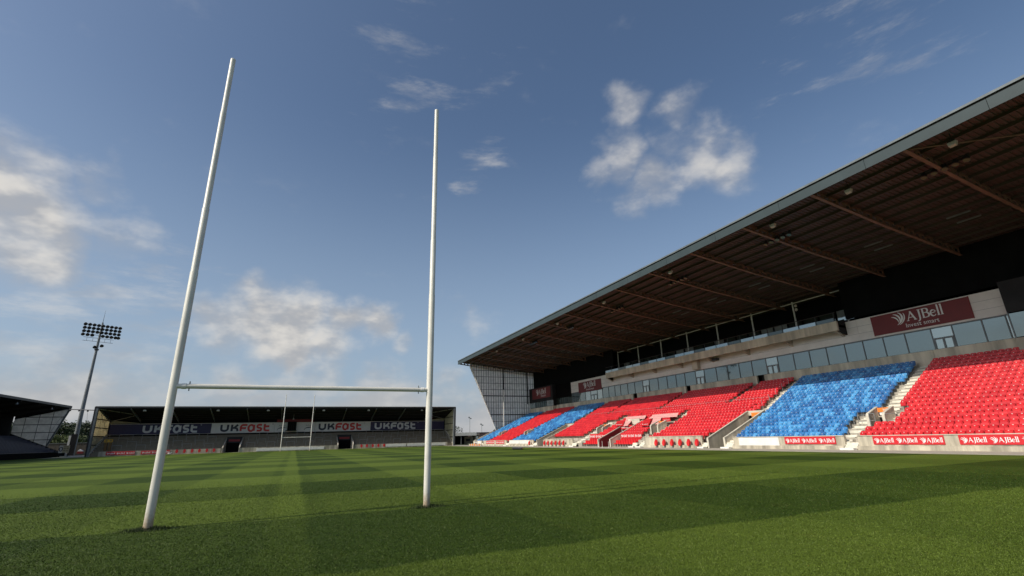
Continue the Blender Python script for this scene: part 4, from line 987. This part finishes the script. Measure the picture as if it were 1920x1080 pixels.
for k, x in enumerate((-29.34, -16.2, -6.38, 5.35, 15.57, 28.71)):
    r = thing('floodlight', (x, EY+.3, 8.8), 'small white lamp under the far terrace roof edge, %s from the left' % nth[k], 'floodlight', 'lamps under the far terrace roof')
    m = MB(); m.tube([(x, EY+.3, 9.25), (x, EY+.3, 8.98)], .04, 6); put('bracket', m, 'lamp_black', r)
    m = MB(); m.mesh8([(x-.3, EY+.1, 8.72), (x+.3, EY+.1, 8.72), (x+.25, EY+.5, 8.66), (x-.25, EY+.5, 8.66), (x-.2, EY+.15, 8.97), (x+.2, EY+.15, 8.97), (x+.2, EY+.45, 8.97), (x-.2, EY+.45, 8.97)]); put('housing', m, 'lamp_white', r)
# gables of the terrace
for s, gx in ((-1, EX0), (1, EX1)):
    pan = [(EY+.45, .95), (EY+.15, 9.1), (EY+8.4, 7.2), (EY+8.4, 4.5)]
    m = MB(); m.prism(pan, 'x', gx-.05, gx+.05); gp = put('gable_sheeting', m, 'gable_cream', ES)
    for z in (2.2, 3.9, 5.55, 7.2):
        ye = EY+8.4 if z > 4.5 else EY+.45+(z-.95)*(7.95/3.55)
        m = MB(); m.box(gx-.10, gx+.10, EY+.35, ye, z-.07, z+.07); put('gable_rail', m, 'dark_clad', gp)
    for y in (EY+3.0, EY+5.6):
        zb = .95+(y-EY-.45)*3.55/7.95; m = MB(); m.box(gx-.062, gx+.062, y-.015, y+.015, zb, er(y)-.3); put('sheet_joint', m, 'concrete_grey', gp)
    m = MB(); m.bar((gx, EY+.25, 0), (gx, EY-.05, 9.25), .55, .32, upv=(1, 0, 0)); put('corner_post', m, 'steel_grey', ES)
    m = MB(); m.bar((gx+s*.32, EY+.2, 0), (gx+s*.32, EY-.15, 9.6), .10, .3, upv=(1, 0, 0)); put('post_trim', m, 'lamp_black', ES)
    m = MB(); m.prism([(EY+.2, .0), (EY+.2, .75), (EY+8.4, 4.45), (EY+8.4, 3.7)], 'x', gx-s*.12-.08, gx-s*.12+.08); put('raking_parapet', m, 'concrete_light' if s < 0 else 'concrete', ES)
    m = MB(); m.box(gx-.12, gx+.12, EY+8.3, EY+8.6, 0, 7.3); put('rear_post', m, 'lamp_black', ES)
# hoardings
HY = EY+8.35
def hoarding(x0, x1, m, label):
    r = thing('sponsor_hoarding', ((x0+x1)/2, HY, 4.2), label, 'hoarding'); b = MB(); b.box(x0, x1, HY-.06, HY+.1, 4.22, 6.45); put('panel', b, m, r)
    b = MB(); b.box(x0, x1, HY-.09, HY-.061, 6.40, 6.48); b.box(x0, x1, HY-.09, HY-.061, 4.18, 4.25); put('edge_strip', b, 'panel_grey', r); return r
def ukfast(parent, x, z, W, H, m1, m2):
    """rounded unicase lettering"""
    ink = Ink((x, HY-.06, z), END_R, END_U, .012); i2 = Ink((x, HY-.06, z), END_R, END_U, .012)
    k = W/10.6; t = .45
    def S(I, p, w=t): I.stroke([(a*k, b*H) for a, b in p], w*k)
    S(ink, [(.2, 1.0), (.2, .45)]+arc(.85, .36, .65, .30, 180, 330, 8)+[(1.52, .3), (1.52, 1.0)])
    S(ink, [(2.35, 0), (2.35, 1)]); S(ink, [(2.4, .45), (2.85, .52), (3.55, .98)]); S(ink, [(2.85, .52), (3.4, .40), (3.6, 0)])
    S(i2, [(4.2, 0), (4.2, .55)]+arc(4.65, .55, .45, .38, 180, 90, 5)+[(5.5, .93)]); S(i2, [(4.2, .45), (5.3, .45)])
    S(i2, arc(6.35, .45, .56, .48, -60, 300, 14)); S(i2, [(6.95, .95), (6.95, 0)])
    S(i2, [(8.6, .94), (8.0, .94)]+arc(7.95, .71, .30, .23, 90, 260, 6)+arc(8.2, .24, .32, .22, 80, -90, 6)+[(7.6, .03)])
    S(i2, [(9.2, 1.05), (9.2, .35)]+arc(9.6, .28, .40, .25, 180, 270, 5)+[(10.3, .03)]); S(i2, [(9.2, .68), (10.2, .68)])
    ink.build('lettering', m1, parent); i2.build('lettering', m2, parent)
    sans('®', (x+W*1.02, HY-.06, z+H*.95), END_R, END_U, .28, m2 if m2 != 'print_red' else 'print_navy', parent)
hd = hoarding(EX0+.3, -18.08, 'navy', 'dark navy UKFast hoarding at the left end of the far terrace'); ukfast(hd, -30.95, 4.62, 10.5, 1.45, 'sign_grey_print', 'sign_grey_print')
hd = hoarding(-18.05, -5.0, 'sign_white', 'white UKFast hoarding in the left half of the far terrace'); ukfast(hd, -16.25, 4.62, 10.5, 1.45, 'print_navy', 'print_red')
hd = hoarding(-4.97, 4.0, 'sign_white', 'plain white hoarding with two small dark emblems behind the far goal')
for x in (-4.3, 1.7):
    ink = Ink((x, HY-.06, 5.0), END_R, END_U)
    for q in range(4): ink.stroke([(.2+.42*q, .55), (.42+.42*q, .9), (.5+.42*q, .55)], .07)
    ink.stroke([(0, 0), (.5, .18), (1.0, .22), (1.9, .36)], [.05, .2, .24, .04]); ink.stroke([(-.1, -.35), (.05, -.05), (.2, .1)], .09); ink.build('emblem', 'print_navy', hd)
hd = hoarding(4.03, 17.3, 'sign_white', 'white UKFast hoarding in the right half of the far terrace'); ukfast(hd, 4.85, 4.62, 10.5, 1.45, 'print_navy', 'print_red')
hd = hoarding(17.33, EX1-.3, 'navy', 'dark navy UKFast hoarding at the right end of the far terrace'); ukfast(hd, 18.35, 4.62, 10.9, 1.45, 'sign_grey_print', 'sign_grey_print')
t = thing('camera_gantry', (-1.2, HY-.4, 4.3), 'black ribbed cabin hanging in the middle of the white hoarding', 'cabin')
m = MB(); m.box(-2.2, -.2, HY-.9, HY-.1, 4.6, 6.6); put('box', m, 'black', t)
for k in range(5): m = MB(); m.box(-2.15+.42*k, -2.05+.42*k, HY-.96, HY-.905, 4.6, 6.6); put('rib', m, 'charcoal', t)
m = MB(); m.box(-2.5, -.1, HY-1.3, HY-.1, 4.45, 4.595); put('floor', m, 'charcoal', t)
m = MB(); m.tube([(-2.4, HY-1.2, 4.4), (-3.4, HY-2.4, 2.9)], .05, 6); put('ladder', m, 'galv', t)
t = thing('red_fascia_sign', (-.6, HY, 6.5), 'dim red board above the black cabin under the far roof', 'sign')
m = MB(); m.box(-4.6, 3.6, HY-.3, HY-.1, 6.52, 7.15); put('panel', m, 'red_dark', t)
m = MB(); m.box(-.8, 1.9, HY-.33, HY-.301, 6.74, 6.94); put('print_strip', m, 'red_sign', t)
t = thing('hanging_lamp', (-1.0, EY+4, 7.5), 'small white lamp on a rod hanging under the far terrace roof', 'lamp')
m = MB(); m.tube([(-1.0, EY+4, 8.4), (-1.0, EY+4, 7.2)], .03, 6); put('rod', m, 'galv', t); m = MB(); m.tube([(-1.0, EY+4, 7.2), (-1.0, EY+4, 6.95)], [.08, .18], 8); put('shade', m, 'lamp_white', t)
# boards on the terrace wall
def board_end(x0, x1, z0, z1, m, label, n=0):
    r = thing('advertising_board' if n else 'blank_board', ((x0+x1)/2, EY-.12, z0), label, 'advertising board'); b = MB(); b.box(x0, x1, EY-.16, EY-.103, z0, z1); put('panel', b, m, r)
    if n:
        L = (x1-x0)/n; hh = min((z1-z0)*.5, L/5.25)
        for k in range(n): ink = Ink((x0+L*k+(L-hh*4.75)/2, EY-.16, z0+(z1-z0)*.25), END_R, END_U); ajbell(ink, 0, 0, hh); ink.build('lettering', 'white_print', r)
    else: b = MB(); b.box(x0+.05, x1-.05, EY-.172, EY-.162, z0+.05, z1-.05); put('face', b, 'white_paint', r)
board_end(-34.2, -29.5, .22, .90, 'red_board', 'red AJBell board at the far left end of the terrace wall', 3)
board_end(-28.5, -23.6, .22, .90, 'red_board', 'red AJBell board partly behind the left goal post', 3)
board_end(-7.8, 6.1, .12, .72, 'white_board', 'long blank white board behind the far goal')
board_end(20.1, 24.9, .20, .82, 'white_board', 'blank white board right of five red seats on the far wall')
board_end(25.2, 34.9, .20, .82, 'white_board', 'long blank white board behind the right goal post on the far wall')
for k, x in enumerate((-35.05, -34.35)):
    r = thing('ticket_stand', (x, EY+1.9, 1.0), 'brown post with hollow yellow square sign at the far left terrace, %s one' % ('left', 'right')[k], 'sign post', 'pair of yellow square signs')
    m = MB(); m.box(x-.22, x+.22, EY+1.8, EY+2.1, .98, 2.7); put('post', m, 'brown', r)
    m = MB(); m.box(x-.32, x+.32, EY+1.72, EY+1.79, 2.72, 2.82); m.box(x-.32, x+.32, EY+1.72, EY+1.79, 3.12, 3.22); m.box(x-.32, x-.2, EY+1.72, EY+1.79, 2.821, 3.119); m.box(x+.2, x+.32, EY+1.72, EY+1.79, 2.821, 3.119); put('sign_frame', m, 'yellow', r)
m = MB(); m.tube([(-23.7, 109.9, .20), (-23.35, 109.9, .20)], [.12, .12], 8)
t = thing('ball_bag', (-23.5, 109.9, 0), 'small white bag on the grass beside the left goal post', 'bag')
m = MB(); m.tube([(-23.75, 109.9, .16), (-23.6, 109.9, .20), (-23.4, 109.9, .19), (-23.25, 109.9, .14)], [.05, .17, .16, .05], 8); put('sack', m, 'white_paint', t, smooth=True); m = MB(); m.tube([(-23.3, 109.9, .2), (-23.15, 109.9, .38), (-23.05, 109.9, .42)], .03, 5); put('strap', m, 'white_board', t)
# ------------------------------------------------------------------ LEFT STAND
LS = thing('left_stand', (-50, 80, 0), 'dark covered stand with blue seats at the left edge in shadow', 'stand')
LX, LY0, LY1 = -46.0, 12.0, 124.6
m = MB(); m.box(LX-.1, LX+.1, LY0, LY1+4.0, 0, 1.05); put('front_wall', m, 'black', LS)
m = MB(); m.box(LX-.12, LX+.12, LY0, LY1+4.0, 1.05, 1.10); put('coping', m, 'steel_grey', LS)
for i in range(10):
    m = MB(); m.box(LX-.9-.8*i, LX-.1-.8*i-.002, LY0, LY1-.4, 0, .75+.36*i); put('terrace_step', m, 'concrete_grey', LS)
sb = MB()
for i in range(9):
    y = 85.0
    while y < LY1-1.2:
        xx = LX-.55-.8*i; zz = .75+.36*i
        sb.box(xx-.05, xx+.02, y, y+.42, zz+.35, zz+.80); y += .5
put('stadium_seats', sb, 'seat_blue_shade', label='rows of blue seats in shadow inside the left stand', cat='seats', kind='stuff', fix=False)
m = MB(); m.box(LX-9.2, LX-8.9, LY0, LY1, 0, 8.6); put('back_wall', m, 'dark_clad', LS)
lr = lambda x: 10.25+(x-LX)*.215
m = MB(); m.prism([(LX+.2, 10.2), (LX+.2, 10.55), (LX-9.3, 8.75), (LX-9.3, lr(LX-9.3)+.05)], 'y', LY0, LY1); LR = put('roof', m, 'dark_clad', LS)
m = MB(); m.box(LX+.205, LX+.27, LY0, LY1+.1, 10.18, 10.60); put('fascia', m, 'lamp_black', LR)
for k in range(16):
    y = LY1-.3-7*k; m = MB(); m.prism([(LX, 10.2), (LX, 9.9), (LX-8.6, lr(LX-8.6)-.6), (LX-8.6, lr(LX-8.6))], 'y', y-.07, y+.07); put('rafter', m, 'charcoal', LR)
pan = [(LX-2.35, 2.3), (LX+.05, 9.95), (LX-8.55, 8.35), (LX-8.55, 4.9)]
m = MB(); m.prism(pan, 'y', LY1-.35, LY1-.25); gp = put('gable_sheeting', m, 'gable_sheet', LS)
for z in (3.6, 5.1, 6.7, 8.25):
    xl = LX-8.55 if z > 4.9 else LX-2.35-(z-2.3)*6.2/2.6; xr = LX-2.35+(z-2.3)*2.4/7.65
    m = MB(); m.box(xl, xr, LY1-.42, LY1-.352, z-.06, z+.06); put('gable_rail', m, 'dark_clad', gp)
for x in (LX-2.4, LX-4.6, LX-6.8):
    zb = 2.3+(LX-2.35-x)*2.6/6.2; m = MB(); m.box(x-.03, x+.03, LY1-.40, LY1-.352, max(zb, 2.35), lr(x)-.35); put('sheet_joint', m, 'dark_clad', gp)
m = MB(); m.bar((LX-2.4, LY1-.3, 2.0), (LX+.25, LY1-.3, 10.3), .22, .3); put('raking_post', m, 'steel_grey', LS)
m = MB(); m.prism([(LX, 0), (LX, 1.2), (LX-8.6, 5.0), (LX-8.6, 0)], 'y', LY1-.55, LY1-.45); put('end_parapet', m, 'charcoal', LS)
for k, y in enumerate((103.0, 117.0)):
    r = thing('floodlight', (LX-.4, y, 9.6), 'tiny lamp under the roof of the left stand, %s one' % ('left', 'right')[k], 'floodlight', 'lamps under the left stand roof')
    m = MB(); m.tube([(LX-.4, y, 10.1), (LX-.4, y, 9.75)], .04, 6); put('bracket', m, 'lamp_black', r)
    m = MB(); m.tube([(LX-.4, y, 9.75), (LX-.38, y, 9.45)], [.12, .2], 8); put('housing', m, 'galv', r)
# ------------------------------------------------------------------ corner between left and end stands
t = thing('pipe_gantry', (-42, 119, 9.3), 'thin horizontal pipe spanning between the left stand and far terrace', 'pipe')
m = MB(); m.tube([(-46.2, 121.5, 9.75), (-38.0, 113.0, 9.0)], .09, 8); put('pipe', m, 'lamp_black', t, smooth=True)
for k, f in enumerate((.25, .52, .78)):
    x, y, z = -46.2+8.2*f, 121.5-8.5*f, 9.75-.75*f
    m = MB(); m.box(x-.12, x+.12, y-.12, y+.12, z-.35, z-.08); put('pulley', m, 'lamp_black', t)
    if k != 1: m = MB(); m.tube([(x, y, z-.3), (x+(-1.4 if k == 0 else .2), y, z-2), (x+(-2.4 if k == 0 else .5), y, z-4.6)], .02, 5); put('rope', m, 'lamp_black', t)
FX, FY = -44.6, 127.0
t = thing('floodlight_tower', (FX, FY, 0), 'tall grey floodlight mast with four rows of lamps in the far left corner', 'floodlight')
m = MB(); m.tube([(FX, FY, 0), (FX, FY, 12), (FX, FY, 25), (FX, FY, 30.0)], [.46, .36, .24, .17], 14); put('mast', m, 'steel_grey', t, smooth=True)
m = MB(); m.tube([(FX, FY, 30), (FX, FY, 33)], [.05, .015], 6); put('lightning_rod', m, 'lamp_black', t)
m = MB(); m.box(FX-1.05, FX-.62, FY-.6, FY-.2, .8, 4.4); m.box(FX-1.0, FX-.6, FY-.7, FY+.1, 0, 1.9); put('cabinet', m, 'white_board', t)
m = MB(); m.box(FX-.6, FX+.45, FY-.75, FY-.5, 0, 4.7); put('ladder_guard', m, 'charcoal', t)
ax = Vector((77, 45, 0)).normalized(); nd = Vector((45, -77, 0)).normalized()
for j, (z, cnt) in enumerate(((29.3, 9), (28.5, 9), (27.7, 9), (26.9, 8))):
    c = Vector((FX, FY, z)); m = MB(); m.bar(c-ax*3.35+ax*.15, c+ax*3.5, .09); bar = put('lamp_bar', m, 'galv', t)
    for k in range(cnt):
        q = .15+(-3.25+.812*k if cnt == 9 else [-3.3, -2.45, -1.62, 0.35, 1.15, 1.95, 2.75, 3.3][k])
        p = c+ax*q+nd*.25+Vector((0, 0, -.05)); d = (nd*.8-Vector((0, 0, .75))).normalized()
        m = MB(); m.tube([p-d*.25, p-d*.15, p+d*.08, p+d*.30], [.12, .24, .34, .38], 10); h = put('lamp_housing', m, 'lamp_black', bar, smooth=True)
for z in (26.2, 25.4):
    c = Vector((FX, FY, z)); m = MB(); m.bar(c-ax*2.9, c+ax*2.7, .07); put('service_rail', m, 'lamp_black', t)
for q in (-2.2, -1.1, 1.1, 2.2): m = MB(); m.bar(Vector((FX, FY, 25.4))+ax*q, Vector((FX, FY, 26.2))+ax*q, .04); put('rail_strut', m, 'lamp_black', t)
for p, nm in ((Vector((FX+.9, FY-.5, 24.6)), 0), (Vector((FX-.4, FY-.3, 24.3)), 1)):
    m = MB(); m.tube([p, p+nd*.3-Vector((0, 0, .3))], [.2, .4], 10); put('spot_lamp', m, 'lamp_black', t)
m = MB(); m.tube([(FX, FY, 23.4), (FX, FY, 23.7)], [.42, .42], 12); put('collar', m, 'lamp_black', t)
t = thing('boundary_fence', (-46, 134, 0), 'dark brown timber fence closing the far left corner', 'fence')
for k in range(30):
    x = -55+.62*k; m = MB(); m.box(x, x+.6, 134, 134.06, .05, 2.82+.02*math.sin(k*2.3)); put('fence_board', m, 'fence_wood', t)
m = MB(); m.box(-55, -36.4, 133.93, 133.999, 2.84, 2.95); put('fence_rail', m, 'steel_grey', t)
for k in range(7): m = MB(); m.box(-55+3.1*k, -54.88+3.1*k, 134.07, 134.2, 0, 2.95); put('fence_post', m, 'charcoal', t)
t = thing('corner_board', (-44.5, 122.0, 0), 'cream board with a dark round emblem at the foot of the mast', 'sign')
m = MB(); m.box(-45.35, -43.65, 122.0, 122.07, .85, 2.35); put('panel', m, 'gable_cream', t)
m = MB(); m.box(-45.34, -44.72, 121.98, 121.995, .86, 2.34); put('white_field', m, 'white_paint', t)
ink = Ink((-45.38, 121.98, 1.05), END_R, END_U); ink.stroke(arc(.36, .55, .26, .40, 0, 360, 18), .15); ink.build('emblem', 'print_navy', t)
ink = Ink((-44.68, 122.0, 1.0), END_R, END_U)
for z, l in ((1.05, .7), (.72, .85), (.35, .75)): ink.stroke([(.1, z), (.1+l*.4, z)], .10); ink.stroke([(.2+l*.4, z), (.1+l, z)], .10)
ink.build('print_lines', 'brown', t)
for x in (-45.25, -43.75): m = MB(); m.box(x-.04, x+.04, 122.071, 122.15, 0, 2.35); put('leg', m, 'charcoal', t)
t = thing('kit_trolley', (-43.6, 128.5, 0), 'small dark trolley with pale bags right of the mast foot', 'trolley')
m = MB(); m.box(-44.3, -43.1, 128.2, 129, .35, .55); put('bed', m, 'lamp_black', t); m = MB(); m.box(-44.2, -43.2, 128.25, 128.95, .56, 1.05); put('bag', m, 'red_dark', t)
m = MB(); m.prism([(-44.2, 1.06), (-43.9, 1.5), (-43.5, 1.3), (-43.2, 1.06)], 'y', 128.3, 128.9); put('bag', m, 'white_board', t)
for x in (-44.1, -43.3): m = MB(); m.tube([(x, 128.2, .2), (x, 128.12, .2)], .2, 10); put('wheel', m, 'lamp_black', t)
m = MB(); m.box(-46.4, -38.8, 124.9, 125.15, .006, .22); put('yard_kerb', m, 'white_board', kind='structure')
# ------------------------------------------------------------------ shed, brick building and masts at the far right corner
t = thing('open_shed', (43, 124, 0), 'flat roofed open shed with a white fascia right of the far terrace', 'shed')
m = MB(); m.box(38.6, 47.9, 124, 124.3, 2.45, 3.32); put('fascia', m, 'white_paint', t)
m = MB(); m.box(38.6, 47.9, 124.3, 132, 3.05, 3.25); put('roof', m, 'charcoal', t)
m = MB(); m.box(38.6, 47.9, 131.8, 132, 0, 3.05); put('back_wall', m, 'dark_clad', t)
m = MB(); m.box(38.6, 38.8, 124.3, 131.8, 0, 3.05); put('side_wall', m, 'charcoal', t)
for x in (38.7, 43.3, 47.8): m = MB(); m.box(x-.07, x+.07, 124.05, 124.25, 0, 2.45); put('post', m, 'steel_grey', t)
m = MB(); m.box(44.9, 47.6, 126, 126.2, .2, 2.2); put('store_panel', m, 'concrete_grey', t); m = MB(); m.box(45.4, 46.6, 125.9, 125.99, .9, 1.6); put('store_door', m, 'charcoal', t)
t = thing('ticket_cabin', (48.7, 126, 0), 'small pale cabin with a bluish door beside the open shed', 'cabin')
m = MB(); m.box(48.0, 49.4, 126, 128.5, 0, 2.75); put('wall', m, 'concrete_grey', t); m = MB(); m.box(48.45, 49.1, 125.95, 125.995, .2, 2.2); put('door', m, 'glass_pale', t); m = MB(); m.box(47.9, 49.5, 125.9, 128.6, 2.752, 2.9); put('roof', m, 'panel_grey', t)
t = thing('brick_building', (66, 163, 0), 'long low reddish brick building far beyond the grandstand end', 'building')
m = MB(); m.box(57, 92, 160, 170, 0, 3.5); put('wall', m, 'brick', t); m = MB(); m.box(56.8, 92.2, 159.8, 170.2, 3.5, 3.75); put('roof', m, 'charcoal', t)
for k in range(8): m = MB(); m.box(58.5+4.1*k, 60.2+4.1*k, 159.95, 159.995, 1.3, 2.7); put('window', m, 'glass_dark', t)
for k, (x, h, lab) in enumerate(((71.6, 11.0, 'thin distant lamp mast with a small head above the shed'), (77.3, 8.0, 'thinner shorter lamp mast right of the taller one above the shed'))):
    t = thing('lamp_mast', (x, 200, 0), lab, 'lamp post')
    m = MB(); m.tube([(x, 200, 0), (x, 200, h)], [.13, .09], 8); put('pole', m, 'galv', t)
    m = MB(); m.box(x-.7, x+.7, 199.8, 200.1, h-.5, h-.42); m.box(x-.7, x-.2, 199.7, 200.0, h-.4, h+.1); m.box(x+.2, x+.7, 199.7, 200.0, h-.9, h-.5); put('lamp_head', m, 'steel_grey', t)
# ------------------------------------------------------------------ trees
def tree(x, y, h, wd, leaf, label, seed, n=4200, grp='trees beyond the far left fence'):
    random.seed(seed)
    t = thing('deciduous_tree', (x, y, 0), label, 'tree', grp)
    m = MB(); m.tube([(x, y, 0), (x+.1, y, h*.25), (x-.1, y+.1, h*.5), (x, y, h*.8)], [.28, .22, .14, .04], 8)
    for k in range(6):
        a = random.random()*6.28; z0 = h*random.uniform(.25, .55); m.tube([(x, y, z0), (x+math.cos(a)*wd*.25, y+math.sin(a)*wd*.25, z0+h*.15), (x+math.cos(a)*wd*.42, y+math.sin(a)*wd*.42, z0+h*.24)], [.09, .06, .02], 5)
    put('trunk', m, 'bark', t)
    cl = [(random.gauss(0, wd*.26), random.gauss(0, wd*.26), h*random.uniform(.22, .88)) for _ in range(22)]
    c = MB()
    for k in range(n):
        cx, cy, cz = cl[k % len(cl)]; r = wd*.17
        p = Vector((x+cx+random.gauss(0, r), y+cy+random.gauss(0, r), max(.4, min(h, cz+random.gauss(0, r*.8)))))
        a = Vector((random.gauss(0, 1), random.gauss(0, 1), random.gauss(0, 1))).normalized()*random.uniform(.16, .34); b2 = a.cross(Vector((random.gauss(0, 1), random.gauss(0, 1), random.gauss(0, 1)))).normalized()*a.length*.6
        c.face([p-a, p+b2, p+a, p-b2])
    put('crown', c, leaf, t, fix=False)
tr = [(-72, 168, 9.5, 7, 'leaf_dark'), (-67.5, 172, 9.6, 7, 'leaf_mid'), (-63.5, 166, 9.4, 6.5, 'leaf_mid'), (-60, 170, 8.8, 6, 'leaf_dark'), (-56.5, 167, 8.8, 6, 'leaf_dark'), (-53, 172, 9.3, 6.5, 'leaf_mid'), (-58.5, 158, 5.2, 5, 'leaf_light'), (-62.5, 156, 5.0, 5, 'leaf_light'), (-54, 157, 4.8, 5, 'leaf_light')]
pos = ['leftmost, behind the raking post', 'second from the left', 'left of the mast', 'just behind the mast', 'right of the mast', 'rightmost, by the far terrace corner', 'low pale bush just left of the mast', 'low pale bush near the stand gable', 'low pale bush right of the mast']
for k, (x, y, h, wd, lf) in enumerate(tr): tree(x, y, h, wd, lf, 'leafy tree beyond the far left fence, %s' % pos[k], 30+k)
tree(55.8, 176, 6.4, 5, 'leaf_dark', 'dark bushy tree showing above the open shed roof', 77, 900, 'trees beyond the far terrace')
